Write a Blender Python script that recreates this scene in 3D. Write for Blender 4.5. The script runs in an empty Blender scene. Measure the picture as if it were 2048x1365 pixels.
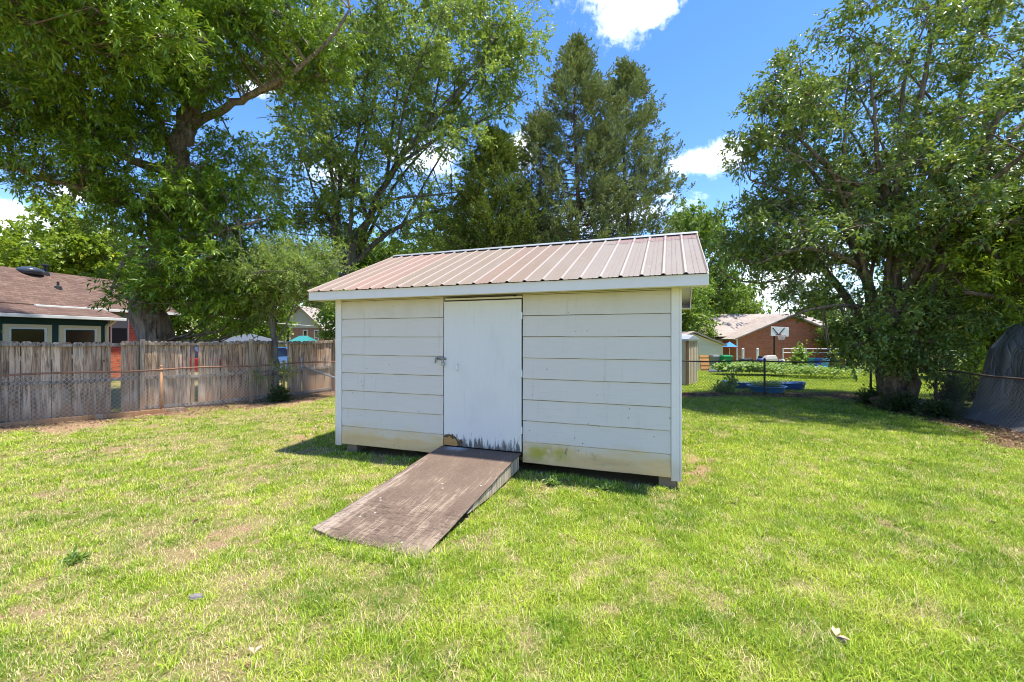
import bpy, math, random
import numpy as np
from mathutils import Vector, Matrix
random.seed(7)
RNG = np.random.default_rng(11)
R = math.radians
sc = bpy.context.scene
COL = sc.collection
# ------------------------------------------------------------------ camera
F, CX, HY, HC = 860.0, 1024.0, 676.0, 1.8          # focal length (px of the photo), centre, horizon, eye height
cam = bpy.data.cameras.new('camera')
cam.sensor_width = 36.0
cam.lens = F / 2048 * 36
cam.shift_y = -(682.5 - HY) / 2048
cam.clip_start, cam.clip_end = 0.05, 2000
cobj = bpy.data.objects.new('camera', cam)
cobj.location = (0, 0, HC)
cobj.rotation_euler = (R(90), 0, 0)
COL.objects.link(cobj)
sc.camera = cobj
# ------------------------------------------------------------------ sky, sun, exposure
SUN_EL, SUN_AZ = R(75), math.atan2(0.97, -0.28)      # azimuth clockwise from +Y
SKY_STRENGTH = 0.15
EXPOSURE = 1.70


class G:
    """tiny helper to write node graphs"""
    def __init__(s, nt):
        s.nt = nt

    def n(s, t, ins=None, **props):
        nd = s.nt.nodes.new(t)
        for k, v in props.items():
            setattr(nd, k, v)
        for k, v in (ins or {}).items():
            s.put(nd.inputs[k], v)
        return nd

    def put(s, sock, v):
        if isinstance(v, bpy.types.NodeSocket):
            s.nt.links.new(v, sock)
        elif isinstance(v, (tuple, list)) and sock.type == 'RGBA':
            sock.default_value = (*v[:3], 1)
        else:
            sock.default_value = v

    def math(s, op, a, b=0.0, clamp=False):
        nd = s.n('ShaderNodeMath', {0: a, 1: b}, operation=op)
        nd.use_clamp = clamp
        return nd.outputs[0]

    def vmath(s, op, a, b=(0, 0, 0)):
        nd = s.n('ShaderNodeVectorMath', {0: a, 1: b}, operation=op)
        return nd.outputs[1] if op in ('LENGTH', 'DOT_PRODUCT', 'DISTANCE') else nd.outputs[0]

    def mr(s, v, a, b, c=0.0, d=1.0):
        return s.n('ShaderNodeMapRange', {0: v, 1: a, 2: b, 3: c, 4: d}, interpolation_type='SMOOTHSTEP').outputs[0]

    def mix(s, f, a, b, mode='MIX'):
        nd = s.n('ShaderNodeMix', data_type='RGBA', blend_type=mode)
        s.put(nd.inputs[0], f)
        s.put(nd.inputs[6], a)
        s.put(nd.inputs[7], b)
        return nd.outputs[2]

    def noise(s, vec, scale, detail=4, rough=0.55, dist=0.0):
        nd = s.n('ShaderNodeTexNoise', {'Scale': scale, 'Detail': detail, 'Roughness': rough, 'Distortion': dist})
        if vec is not None:
            s.put(nd.inputs['Vector'], vec)
        return nd.outputs[0]

    def scale(s, vec, xyz):
        return s.n('ShaderNodeMapping', {'Vector': vec, 'Scale': xyz}).outputs[0]

    def ramp(s, f, stops):
        nd = s.n('ShaderNodeValToRGB')
        el = nd.color_ramp.elements
        while len(el) < len(stops):
            el.new(0.5)
        for e, (p, c) in zip(el, stops):
            e.position = p
            e.color = (*c, 1) if len(c) == 3 else c
        s.put(nd.inputs[0], f)
        return nd.outputs[0]

    def sep(s, vec):
        return s.n('ShaderNodeSeparateXYZ', {0: vec}).outputs

    def obj(s):
        return s.n('ShaderNodeTexCoord').outputs['Object']

    def attr(s, name, out='Fac'):
        return s.n('ShaderNodeAttribute', attribute_name=name).outputs[out]

    def bump(s, h, strength=0.3, dist=0.01):
        return s.n('ShaderNodeBump', {'Height': h, 'Strength': strength, 'Distance': dist}).outputs[0]


w = bpy.data.worlds.new('World')
sc.world = w
w.use_nodes = True
wn = w.node_tree
wn.nodes.clear()
g = G(wn)
sky = g.n('ShaderNodeTexSky', sky_type='NISHITA', sun_disc=False, sun_elevation=SUN_EL, sun_rotation=SUN_AZ,
          altitude=200, air_density=1.0, dust_density=0.3, ozone_density=2.0)
hsv = g.n('ShaderNodeHueSaturation', {'Hue': 0.510, 'Saturation': 1.28, 'Value': 0.67, 'Color': sky.outputs[0]})
skyc = hsv.outputs[0]
dirv = g.n('ShaderNodeTexCoord').outputs['Generated']
wob = g.n('ShaderNodeTexNoise', {'Vector': dirv, 'Scale': 9.0, 'Detail': 7, 'Roughness': 0.62})
puff = g.noise(dirv, 34.0, 7, 0.66, 0.3)


def blob(az_px, el_px, wx, wz, amp, op=1.0):
    c = Vector(((az_px - CX) / F, 1.0, (HY - el_px) / F)).normalized()
    d = g.vmath('MULTIPLY', g.vmath('SUBTRACT', dirv, tuple(c)), (1 / wx, 1 / wx, 1 / wz))
    ln = g.vmath('LENGTH', d)
    ln = g.math('ADD', ln, g.math('MULTIPLY', g.math('SUBTRACT', wob.outputs[0], 0.5), 3.0 * amp))
    ln = g.math('ADD', ln, g.math('MULTIPLY', g.math('SUBTRACT', puff, 0.5), 2.0 * amp))
    return g.mr(ln, 1.25, 0.25, 0.0, op)


mask = None
for b in ((1272, 6, .105, .042, 1.0, .92), (1400, 325, .062, .026, .9), (1450, 310, .040, .030, .9),
          (40, 460, .10, .030, .9), (150, 388, .035, .014, .8), (1045, 300, .035, .040, .8), (675, 345, .05, .03, 1.0, .8),
          (1990, 340, .07, .035, .8), (1600, 560, .12, .10, 1.0), (520, 170, .03, .02, 1.0, .7), (860, 315, .07, .035, 1.0, .8),
          (1240, 430, .12, .04, 1.0, .8)):
    m_ = blob(*b)
    mask = m_ if mask is None else g.math('MAXIMUM', mask, m_)
zup = g.sep(dirv)[2]
low = g.math('MULTIPLY', g.mr(g.noise(g.scale(dirv, (3, 3, 7)), 1.6, 7, 0.6), 0.52, 0.66), g.mr(zup, 0.36, 0.16))
low = g.math('MULTIPLY', low, g.mr(g.sep(dirv)[1], 0.55, -0.2))
mask = g.math('MAXIMUM', mask, low)
cloudc = g.mix(g.mr(puff, 0.3, 0.65), (3.6, 4.0, 4.7), (6.6, 6.7, 6.9))
skyc = g.mix(g.math('MULTIPLY', mask, 0.94), skyc, cloudc)
bg = g.n('ShaderNodeBackground', {'Color': skyc, 'Strength': SKY_STRENGTH})
g.n('ShaderNodeOutputWorld', {0: bg.outputs[0]})

sl = bpy.data.lights.new('sun', 'SUN')
sl.energy, sl.angle, sl.color = 2.8, R(2.2), (1.0, 0.95, 0.86)
so = bpy.data.objects.new('sun', sl)
sdir = Vector((math.sin(SUN_AZ) * math.cos(SUN_EL), math.cos(SUN_AZ) * math.cos(SUN_EL), math.sin(SUN_EL)))
so.rotation_euler = sdir.to_track_quat('Z', 'Y').to_euler()
so.location = (20, 0, 30)
COL.objects.link(so)
vs = sc.view_settings
vs.view_transform, vs.look, vs.gamma, vs.exposure = 'Standard', 'None', 1.0, EXPOSURE
vs.use_curve_mapping = False
cy = sc.cycles
cy.max_bounces, cy.diffuse_bounces, cy.glossy_bounces, cy.transmission_bounces = 7, 4, 2, 4
cy.use_denoising = True
cy.filter_width = 1.0
cy.caustics_reflective = cy.caustics_refractive = False


# ------------------------------------------------------------------ geometry helpers
def at(px, py, D):
    return Vector(((px - CX) / F * D, D, HC + (HY - py) / F * D))


def gx(px, D):
    return (px - CX) / F * D


def sm(t):
    t = np.clip(t, 0, 1)
    return t * t * (3 - 2 * t)


def gz(x, y):
    """height of the terrain: flat yard, falling gently away behind the back fence"""
    x, y = np.asarray(x, float), np.asarray(y, float)
    z = -0.9 * sm((y - 16) / 26)
    z = z + 0.012 * np.sin(x * 1.7 + 1) * np.cos(y * 1.3) * (y < 30)
    return z


def tag(o, label=None, cat=None, group=None, kind=None):
    for k, v in (('label', label), ('category', cat), ('group', group), ('kind', kind)):
        if v:
            o[k] = v
    return o


def thing(name, loc, label, cat, rz=0.0, group=None):
    o = bpy.data.objects.new(name, None)
    o.empty_display_size = 0.2
    o.location = loc
    o.rotation_euler = (0, 0, rz)
    COL.objects.link(o)
    return tag(o, label, cat, group)


def copy_tree(o, parent=None):
    c = o.copy()
    COL.objects.link(c)
    if parent:
        c.parent = parent
    for ch in o.children:
        copy_tree(ch, c)
    return c


def link_mesh(name, me, mat, parent=None, smooth=False):
    if mat:
        me.materials.append(mat)
    if smooth:
        me.polygons.foreach_set('use_smooth', np.ones(len(me.polygons), bool))
    o = bpy.data.objects.new(name, me)
    COL.objects.link(o)
    if parent:
        o.parent = parent
    return o


def np_mesh(name, V, loops, starts, mat, parent=None, fattr=None, pcol=None, smooth=False):
    me = bpy.data.meshes.new(name)
    me.vertices.add(len(V))
    me.vertices.foreach_set('co', np.ascontiguousarray(V, np.float32).ravel())
    me.loops.add(len(loops))
    me.loops.foreach_set('vertex_index', np.ascontiguousarray(loops, np.int32))
    me.polygons.add(len(starts))
    me.polygons.foreach_set('loop_start', np.ascontiguousarray(starts, np.int32))
    me.update(calc_edges=True)
    for k, v in (fattr or {}).items():
        a = me.attributes.new(k, 'FLOAT', 'FACE')
        a.data.foreach_set('value', np.ascontiguousarray(v, np.float32))
    for k, v in (pcol or {}).items():
        a = me.attributes.new(k, 'FLOAT_COLOR', 'POINT')
        a.data.foreach_set('color', np.ascontiguousarray(v, np.float32).ravel())
    return link_mesh(name, me, mat, parent, smooth)


class MB:
    """collects boxes, tubes and prisms; build() links them as ONE mesh object"""
    def __init__(s, origin=(0, 0, 0)):
        s.v, s.f, s.o = [], [], Vector(origin)

    def add(s, vs_, fs):
        k = len(s.v)
        s.v += [Vector(v) - s.o for v in vs_]
        s.f += [tuple(i + k for i in f) for f in fs]

    def box(s, a, b, M=None):
        (x0, y0, z0), (x1, y1, z1) = a, b
        vs_ = [Vector(p) for p in ((x0, y0, z0), (x1, y0, z0), (x1, y1, z0), (x0, y1, z0), (x0, y0, z1), (x1, y0, z1), (x1, y1, z1), (x0, y1, z1))]
        if M:
            vs_ = [M @ v for v in vs_]
        s.add(vs_, [(3, 2, 1, 0), (4, 5, 6, 7), (0, 1, 5, 4), (1, 2, 6, 5), (2, 3, 7, 6), (3, 0, 4, 7)])

    def beam(s, p, q, wd, ht, up=(0, 0, 1)):
        p, q = Vector(p), Vector(q)
        d = (q - p)
        L = d.length
        d.normalize()
        u = Vector(up)
        sd = d.cross(u).normalized()
        u = sd.cross(d).normalized()
        M = Matrix((( d.x, sd.x, u.x, p.x), (d.y, sd.y, u.y, p.y), (d.z, sd.z, u.z, p.z), (0, 0, 0, 1)))
        s.box((0, -wd / 2, -ht / 2), (L, wd / 2, ht / 2), M)

    def prism(s, poly, off):
        n = len(poly)
        off = Vector(off)
        vs_ = [Vector(p) for p in poly] + [Vector(p) + off for p in poly]
        s.add(vs_, [tuple(range(n))[::-1], tuple(range(n, 2 * n))] + [(i, (i + 1) % n, n + (i + 1) % n, n + i) for i in range(n)])

    def tube(s, pts, rad, n=8, caps=True, jit=0.0):
        pts = [Vector(p) for p in pts]
        if not isinstance(rad, (list, tuple)):
            rad = [rad] * len(pts)
        rings, ref = [], None
        for i, p in enumerate(pts):
            d = (pts[min(i + 1, len(pts) - 1)] - pts[max(i - 1, 0)]).normalized()
            if ref is None:
                ref = Vector((1, 0, 0)) if abs(d.x) < 0.8 else Vector((0, 1, 0))
            a = d.cross(ref).normalized()
            ref = a.cross(d).normalized()
            rings.append([p + (ref * math.cos(t) + a * math.sin(t)) * rad[i] * (1 + jit * random.uniform(-1, 1)) for t in [2 * math.pi * k / n for k in range(n)]])
        vs_ = [v for r in rings for v in r]
        fs = [(i * n + k, i * n + (k + 1) % n, (i + 1) * n + (k + 1) % n, (i + 1) * n + k) for i in range(len(pts) - 1) for k in range(n)]
        if caps:
            fs += [tuple(range(n))[::-1], tuple((len(pts) - 1) * n + k for k in range(n))]
        s.add(vs_, fs)

    def lathe(s, c, prof, n=24, sx=1.0, sy=1.0):
        c = Vector(c)
        vs_ = [c + Vector((math.cos(2 * math.pi * k / n) * r * sx, math.sin(2 * math.pi * k / n) * r * sy, z)) for r, z in prof for k in range(n)]
        fs = [(i * n + k, i * n + (k + 1) % n, (i + 1) * n + (k + 1) % n, (i + 1) * n + k) for i in range(len(prof) - 1) for k in range(n)]
        fs += [tuple(range(n))[::-1], tuple((len(prof) - 1) * n + k for k in range(n))]
        s.add(vs_, fs)

    def build(s, name, mat, parent=None, smooth=False, bevel=0.0):
        me = bpy.data.meshes.new(name)
        me.from_pydata([tuple(v) for v in s.v], [], s.f)
        me.update()
        o = link_mesh(name, me, mat, parent, smooth)
        if bevel:
            b = o.modifiers.new('bevel', 'BEVEL')
            b.width, b.segments, b.limit_method = bevel, 2, 'ANGLE'
        return o


def vnoise(x, y, scale, seed=0):
    """smooth value noise in 0..1"""
    x, y = np.asarray(x) * scale + seed * 17.3, np.asarray(y) * scale + seed * 7.7
    xi, yi = np.floor(x).astype(np.int64), np.floor(y).astype(np.int64)
    fx, fy = sm(x - xi), sm(y - yi)

    def h(i, j):
        k = (i * 374761393 + j * 668265263 + seed * 144269) & 0xffffffff
        k = ((k ^ (k >> 13)) * 1274126177) & 0xffffffff
        return ((k ^ (k >> 16)) & 0xffff) / 65535.0
    return (h(xi, yi) * (1 - fx) + h(xi + 1, yi) * fx) * (1 - fy) + (h(xi, yi + 1) * (1 - fx) + h(xi + 1, yi + 1) * fx) * fy


def fbm(x, y, scale, seed=0, o=4):
    t, a, tot = 0, 1.0, 0
    for k in range(o):
        t = t + a * vnoise(x, y, scale * 2 ** k, seed + k)
        tot += a
        a *= 0.55
    return t / tot


# ------------------------------------------------------------------ materials
def base_mat(name, rough=0.7, metal=0.0, spec=0.4):
    m = bpy.data.materials.new(name)
    m.use_nodes = True
    b = m.node_tree.nodes['Principled BSDF']
    b.inputs['Roughness'].default_value = rough
    b.inputs['Metallic'].default_value = metal
    b.inputs['Specular IOR Level'].default_value = spec
    return m, G(m.node_tree), b


def plain(name, col, rough=0.6, metal=0.0, var=0.15, scale=6.0, bump=0.0, spec=0.4):
    m, g, b = base_mat(name, rough, metal, spec)
    o = g.obj()
    n = g.noise(o, scale, 5)
    g.put(b.inputs['Base Color'], g.mix(n, [c * (1 - var) for c in col], [min(1, c * (1 + var)) for c in col]))
    if bump:
        g.put(b.inputs['Normal'], g.bump(g.noise(o, scale * 8, 4), bump, 0.01))
    return m


def mat_siding(name, col, streak_axis=0):
    m, g, b = base_mat(name, 0.62, 0, 0.25)
    o = g.obj()
    x, y, z = g.sep(o)
    stretch = g.scale(o, (2.5, 2.5, 60) if streak_axis == 0 else (60, 60, 2.5))
    grain = g.noise(stretch, 1.2, 6, 0.65)
    c = g.mix(g.noise(o, 1.3, 5), [k * 0.92 for k in col], col)
    c = g.mix(g.mr(grain, 0.50, 0.72, 0, 0.26), c, (0.40, 0.38, 0.34))
    # grime that splashed up from the soil
    n1 = g.noise(g.scale(o, (1.6, 1.6, 5)), 1.0, 6, 0.6)
    lowz = g.math('ADD', z, g.math('MULTIPLY', g.math('SUBTRACT', n1, 0.5), -0.45))
    c = g.mix(g.mr(lowz, 0.50, 0.24, 0, 0.92), c, (0.66, 0.48, 0.23))
    c = g.mix(g.math('MULTIPLY', g.mr(lowz, 0.36, 0.16, 0, 0.7), g.mr(n1, 0.42, 0.60)), c, (0.40, 0.24, 0.10))
    n7 = g.noise(g.scale(o, (1.1, 1.1, 6)), 1.7, 6, 0.7)
    tan_ = g.math('MULTIPLY', g.mr(z, 0.420, 0.414), g.mr(g.math('ADD', n7, g.math('MULTIPLY', g.math('SUBTRACT', 0.28, z), 1.2)), 0.32, 0.68, 0.12, 0.97))
    c = g.mix(tan_, c, g.mix(n7, (0.80, 0.56, 0.30), (0.60, 0.36, 0.15)))
    # green algae right of the door
    al = g.math('MULTIPLY', g.mr(g.math('ABSOLUTE', g.math('SUBTRACT', x, 3.42)), 0.42, 0.10), g.mr(g.math('ABSOLUTE', g.math('SUBTRACT', z, 0.28)), 0.16, 0.02))
    c = g.mix(g.math('MULTIPLY', al, g.mr(g.noise(o, 5, 5), 0.32, 0.55, 0, 0.95)), c, (0.40, 0.34, 0.04))
    al2 = g.math('MULTIPLY', g.mr(g.math('ABSOLUTE', g.math('SUBTRACT', x, 3.75)), 0.42, 0.10), g.mr(g.math('ABSOLUTE', g.math('SUBTRACT', z, 0.31)), 0.12, 0.0))
    c = g.mix(g.math('MULTIPLY', al2, g.mr(g.noise(g.scale(o, (9, 9, 3.5)), 1.6, 5, 0.7), 0.52, 0.66)), c, (0.10, 0.085, 0.05))
    drip = g.noise(g.scale(o, (16, 16, 0.9)), 1.0, 5, 0.6)
    c = g.mix(g.math('MULTIPLY', g.mr(drip, 0.56, 0.72), g.mr(g.noise(o, 1.1, 3), 0.42, 0.62, 0, 0.35)), c, (0.40, 0.36, 0.29))
    # small dark specks
    vor = g.n('ShaderNodeTexVoronoi', {'Vector': o, 'Scale': 9.0, 'Randomness': 1.0}).outputs['Distance']
    sp = g.math('MULTIPLY', g.mr(vor, 0.095, 0.06), g.mr(g.noise(o, 2.2, 2), 0.50, 0.57))
    c = g.mix(g.math('MULTIPLY', sp, 0.75), c, (0.12, 0.11, 0.09))
    # darker yellowish tone towards the top of the walls
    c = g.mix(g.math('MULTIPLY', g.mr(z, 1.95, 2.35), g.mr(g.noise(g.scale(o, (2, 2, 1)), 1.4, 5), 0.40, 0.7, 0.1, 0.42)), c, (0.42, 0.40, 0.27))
    g.put(b.inputs['Base Color'], c)
    g.put(b.inputs['Normal'], g.bump(grain, 0.25, 0.004))
    return m


def mat_door():
    m, g, b = base_mat('door_paint', 0.6, 0, 0.25)
    o = g.obj()
    x, y, z = g.sep(o)
    gr = g.noise(g.scale(o, (45, 45, 1.6)), 1.0, 7, 0.7)
    gr2 = g.noise(g.scale(o, (28, 28, 4.0)), 1.0, 6, 0.75)
    c = g.mix(gr, (0.66, 0.62, 0.605), (0.75, 0.71, 0.69))
    c = g.mix(g.mr(gr, 0.55, 0.72, 0, 0.5), c, (0.46, 0.46, 0.45))
    c = g.mix(g.mr(g.noise(g.scale(o, (2.2, 2.2, 1.1)), 1.2, 5, 0.6), 0.45, 0.7, 0, 0.35), c, (0.56, 0.56, 0.54))
    lowz = g.math('SUBTRACT', 0.62, z)
    peel = g.math('ADD', g.math('MULTIPLY', lowz, 1.25), g.math('SUBTRACT', gr2, 0.80))
    c = g.mix(g.mr(lowz, 0.0, 0.25, 0, 0.35), c, (0.80, 0.77, 0.66))
    c = g.mix(g.math('MULTIPLY', g.mr(peel, -0.05, 0.12), 0.92), c, (0.085, 0.07, 0.055))
    # broken corner that shows raw wood
    dx = g.math('MULTIPLY', g.math('SUBTRACT', x, 2.02), 6.0)
    dz = g.math('MULTIPLY', g.math('SUBTRACT', z, 0.31), 8.5)
    dd = g.math('ADD', g.math('SQRT', g.math('ADD', g.math('MULTIPLY', dx, dx), g.math('MULTIPLY', dz, dz))), g.math('MULTIPLY', g.math('SUBTRACT', g.noise(o, 14, 4), 0.5), 1.3))
    c = g.mix(g.mr(dd, 1.08, 0.98), c, (0.10, 0.06, 0.03))
    c = g.mix(g.mr(dd, 0.80, 0.68), c, g.mix(g.noise(g.scale(o, (8, 8, 40)), 1, 5), (0.30, 0.13, 0.04), (0.62, 0.36, 0.13)))
    g.put(b.inputs['Base Color'], c)
    g.put(b.inputs['Normal'], g.bump(gr2, 0.3, 0.004))
    return m


def mat_white(name='white_trim', tone=1.0):
    m, g, b = base_mat(name, 0.55, 0, 0.3)
    o = g.obj()
    n = g.noise(g.scale(o, (3, 3, 3)), 1.5, 6, 0.6)
    c = g.mix(n, (0.70 * tone, 0.635 * tone, 0.60 * tone), (0.80 * tone, 0.73 * tone, 0.70 * tone))
    st = g.noise(o, 22, 4, 0.7)
    c = g.mix(g.mr(st, 0.62, 0.78, 0, 0.5), c, (0.38, 0.34, 0.28))
    z = g.sep(o)[2]
    c = g.mix(g.mr(g.math('ADD', z, g.math('MULTIPLY', n, -0.3)), 0.35, 0.02, 0, 0.55), c, (0.52, 0.40, 0.25))
    g.put(b.inputs['Base Color'], c)
    g.put(b.inputs['Normal'], g.bump(st, 0.12, 0.004))
    return m


def mat_roofmetal():
    m, g, b = base_mat('weathered_roof_metal', 0.55, 0.0, 0.2)
    o = g.obj()
    x, y, z = g.sep(o)
    px = g.math('DIVIDE', g.math('ADD', x, 0.3), 0.706)
    cell = g.math('FLOOR', px)
    wn_ = g.n('ShaderNodeTexWhiteNoise', {'W': cell}, noise_dimensions='1D').outputs[0]
    drift = g.mr(x, -0.3, 5.2, 0.0, 0.65)
    t = g.math('ADD', g.math('MULTIPLY', wn_, 0.55), drift)
    t = g.math('ADD', t, g.math('MULTIPLY', g.math('SUBTRACT', g.noise(g.scale(o, (4, 1.2, 1.2)), 1.0, 5, 0.6), 0.5), 0.5))
    c = g.ramp(t, [(0.05, (0.355, 0.225, 0.172)), (0.40, (0.295, 0.215, 0.158)), (0.7, (0.29, 0.228, 0.168)), (1.0, (0.33, 0.280, 0.230))])
    up = g.math('MULTIPLY', g.mr(x, 4.0, 4.2), g.mr(y, 1.5, 1.62))
    c = g.mix(g.math('MULTIPLY', up, 0.8), c, (0.32, 0.20, 0.175))
    c = g.mix(0.22, c, (0.05, 0.035, 0.025))
    rib_light = g.math('ABSOLUTE', g.math('SUBTRACT', g.math('FRACT', g.math('DIVIDE', g.math('ADD', x, 0.3), 0.2354)), 0.5))
    c = g.mix(g.mr(rib_light, 0.425, 0.465, 0, 0.6), c, (0.50, 0.43, 0.38))  # lighter colour painted on the ribs, standing in for their sunlit faces
    st = g.noise(g.scale(o, (30, 2.2, 2.2)), 1.0, 6, 0.7)
    c = g.mix(g.mr(st, 0.50, 0.74, 0, 0.45), c, (0.20, 0.15, 0.13))
    c = g.mix(g.mr(g.noise(o, 9, 5), 0.6, 0.75, 0, 0.35), c, (0.36, 0.31, 0.28))
    g.put(b.inputs['Base Color'], c)
    g.put(b.inputs['Roughness'], g.mr(st, 0.3, 0.7, 0.36, 0.6))
    return m


def mat_plywood():
    m, g, b = base_mat('weathered_plywood', 0.8, 0, 0.2)
    o = g.obj()
    x, y, z = g.sep(o)
    gr = g.noise(g.scale(o, (34, 1.3, 1)), 1.0, 10, 0.80, 1.2)
    gr3 = g.noise(g.scale(o, (75, 4.5, 1)), 1.0, 7, 0.75)
    blot = g.noise(g.scale(o, (2.6, 1.5, 1)), 1.1, 7, 0.7)
    fine = g.noise(o, 55, 4, 0.7)
    c = g.mix(blot, (0.080, 0.053, 0.038), (0.195, 0.138, 0.100))
    c = g.mix(g.mr(fine, 0.4, 0.7, 0, 0.35), c, (0.26, 0.19, 0.135))
    wear = g.math('ADD', g.math('MULTIPLY', gr, 0.85), g.math('MULTIPLY', g.math('SUBTRACT', blot, 0.5), 0.55))
    wear = g.math('ADD', wear, g.math('MULTIPLY', g.math('SUBTRACT', gr3, 0.5), 0.28))
    low = g.mr(y, -0.4, -2.0, -0.01, 0.055)
    wear = g.math('ADD', wear, low)
    c = g.mix(g.mr(wear, 0.48, 0.60, 0, 0.70), c, g.mix(gr3, (0.20, 0.145, 0.10), (0.52, 0.41, 0.29)))
    c = g.mix(g.mr(gr3, 0.56, 0.70, 0, 0.75), c, (0.06, 0.04, 0.034))
    c = g.mix(g.math('MULTIPLY', g.mr(g.math('ABSOLUTE', g.math('SUBTRACT', x, 2.55)), 0.5, 0.62), g.mr(wear, 0.40, 0.55, 0, 0.5)), c, (0.42, 0.34, 0.27))
    cr_ = g.noise(g.scale(o, (2.2, 26, 1)), 1.0, 5, 0.6, 0.8)
    c = g.mix(g.math('MULTIPLY', g.mr(y, -1.35, -1.9), g.mr(g.math('ABSOLUTE', g.math('SUBTRACT', cr_, 0.5)), 0.022, 0.006, 0, 0.8)), c, (0.04, 0.028, 0.022))
    vor = g.n('ShaderNodeTexVoronoi', {'Vector': o, 'Scale': 6.0}).outputs['Distance']
    c = g.mix(g.math('MULTIPLY', g.mr(vor, 0.09, 0.05), 0.6), c, (0.6, 0.55, 0.48))
    ctop = g.math('MULTIPLY', g.mr(y, -0.24, -0.05), g.mr(g.math('ABSOLUTE', g.math('SUBTRACT', x, 2.14)), 0.22, 0.03))
    c = g.mix(g.math('MULTIPLY', ctop, g.mr(gr3, 0.3, 0.6, 0.2, 0.8)), c, (0.60, 0.60, 0.60))
    band = g.mr(g.math('ABSOLUTE', g.math('ADD', y, 0.36)), 0.05, 0.01)
    c = g.mix(g.math('MULTIPLY', band, 0.6), c, (0.05, 0.035, 0.035))
    g.put(b.inputs['Base Color'], c)
    g.put(b.inputs['Normal'], g.bump(g.math('ADD', gr, g.math('MULTIPLY', gr3, 0.5)), 0.5, 0.006))
    return m


def mat_oldwood(name, a, bcol, stain=(0.40, 0.20, 0.09), stain_h=0.5, per_island=True):
    m, g, b = base_mat(name, 0.85, 0, 0.15)
    o = g.obj()
    x, y, z = g.sep(o)
    rnd = g.n('ShaderNodeNewGeometry').outputs['Random Per Island']
    off = g.n('ShaderNodeCombineXYZ', {0: g.math('MULTIPLY', rnd, 31), 1: g.math('MULTIPLY', rnd, 17), 2: g.math('MULTIPLY', rnd, 9)}).outputs[0]
    v = g.vmath('ADD', g.scale(o, (26, 26, 1.7)), off)
    gr = g.noise(v, 1.0, 8, 0.68, 0.6)
    c = g.mix(rnd, a, bcol)
    c = g.mix(g.mr(gr, 0.32, 0.66), [k * 0.26 for k in a], c)
    bl = g.noise(g.vmath('ADD', g.scale(o, (3, 3, 1.5)), off), 1.2, 5)
    c = g.mix(g.mr(bl, 0.5, 0.75, 0, 0.55), c, (0.46, 0.40, 0.33))
    c = g.mix(g.mr(bl, 0.45, 0.25, 0, 0.6), c, (0.10, 0.075, 0.055))
    zz = g.math('ADD', z, g.math('MULTIPLY', g.math('SUBTRACT', bl, 0.5), 0.8))
    if stain_h > -5:
        c = g.mix(g.mr(zz, stain_h, 0.0, 0, 0.7), c, stain)
    vor = g.n('ShaderNodeTexVoronoi', {'Vector': g.vmath('ADD', g.scale(o, (4.5, 4.5, 2.6)), off), 'Scale': 1.0}).outputs['Distance']
    c = g.mix(g.math('MULTIPLY', g.mr(vor, 0.13, 0.06), 0.75), c, (0.06, 0.04, 0.03))
    g.put(b.inputs['Base Color'], c)
    g.put(b.inputs['Normal'], g.bump(gr, 0.5, 0.008))
    return m


def mat_brick(name, axis='xz', a=(0.34, 0.11, 0.06), b_=(0.46, 0.19, 0.11), mortar=(0.42, 0.36, 0.30)):
    m, g, b = base_mat(name, 0.85, 0, 0.2)
    o = g.obj()
    x, y, z = g.sep(o)
    h = g.math('ADD', x, y)
    v = g.n('ShaderNodeCombineXYZ', {0: h, 1: z, 2: 0.0}).outputs[0]
    br = g.n('ShaderNodeTexBrick', {'Vector': v, 'Color1': a, 'Color2': b_, 'Mortar': mortar, 'Scale': 1.0, 'Mortar Size': 0.010,
                                    'Bias': 0.0, 'Brick Width': 0.215, 'Row Height': 0.075})
    c = g.mix(g.mr(g.noise(g.scale(o, (4, 4, 12)), 1.0, 3), 0.58, 0.66, 0, 0.8), br.outputs[0], (0.17, 0.10, 0.09))
    g.put(b.inputs['Base Color'], c)
    return m


def mat_shingle(name, a, b_, streak=False):
    m, g, b = base_mat(name, 0.92, 0, 0.15)
    o = g.obj()
    x, y, z = g.sep(o)
    v = g.n('ShaderNodeCombineXYZ', {0: g.math('ADD', y, g.math('MULTIPLY', x, 0.15)), 1: g.math('MULTIPLY', z, 1.7), 2: 0.0}).outputs[0]
    br = g.n('ShaderNodeTexBrick', {'Vector': v, 'Color1': a, 'Color2': b_, 'Mortar': [k * 0.55 for k in a], 'Scale': 1.0, 'Mortar Size': 0.008,
                                    'Brick Width': 0.34, 'Row Height': 0.13})
    c = g.mix(g.mr(g.noise(o, 1.4, 5), 0.4, 0.7, 0, 0.4), br.outputs[0], [k * 0.7 for k in a])
    c = g.mix(g.mr(g.noise(g.scale(o, (5, 5, 14)), 1.0, 4), 0.55, 0.70, 0, 0.5), c, [min(1, k * 1.5) for k in b_])
    g.put(b.inputs['Base Color'], c)
    return m


def mat_leaf(name, dark, mid, light, trans=0.32, rough=0.45, spec=0.35, tcol=None):
    m, g, b = base_mat(name, rough, 0, spec)
    r = g.attr('rnd')
    c = g.ramp(r, [(0.0, dark), (0.5, mid), (0.93, light), (1.0, [min(1, light[0] * 1.5), light[1] * 1.1, light[2]])])
    g.put(b.inputs['Base Color'], c)
    tr = g.n('ShaderNodeBsdfTranslucent', {'Color': g.mix(0.55, c, tcol or (0.30, 0.42, 0.03))})
    mx = g.n('ShaderNodeMixShader', {0: trans, 1: b.outputs[0], 2: tr.outputs[0]})
    out = [n for n in g.nt.nodes if n.type == 'OUTPUT_MATERIAL'][0]
    g.nt.links.new(mx.outputs[0], out.inputs[0])
    return m


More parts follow.
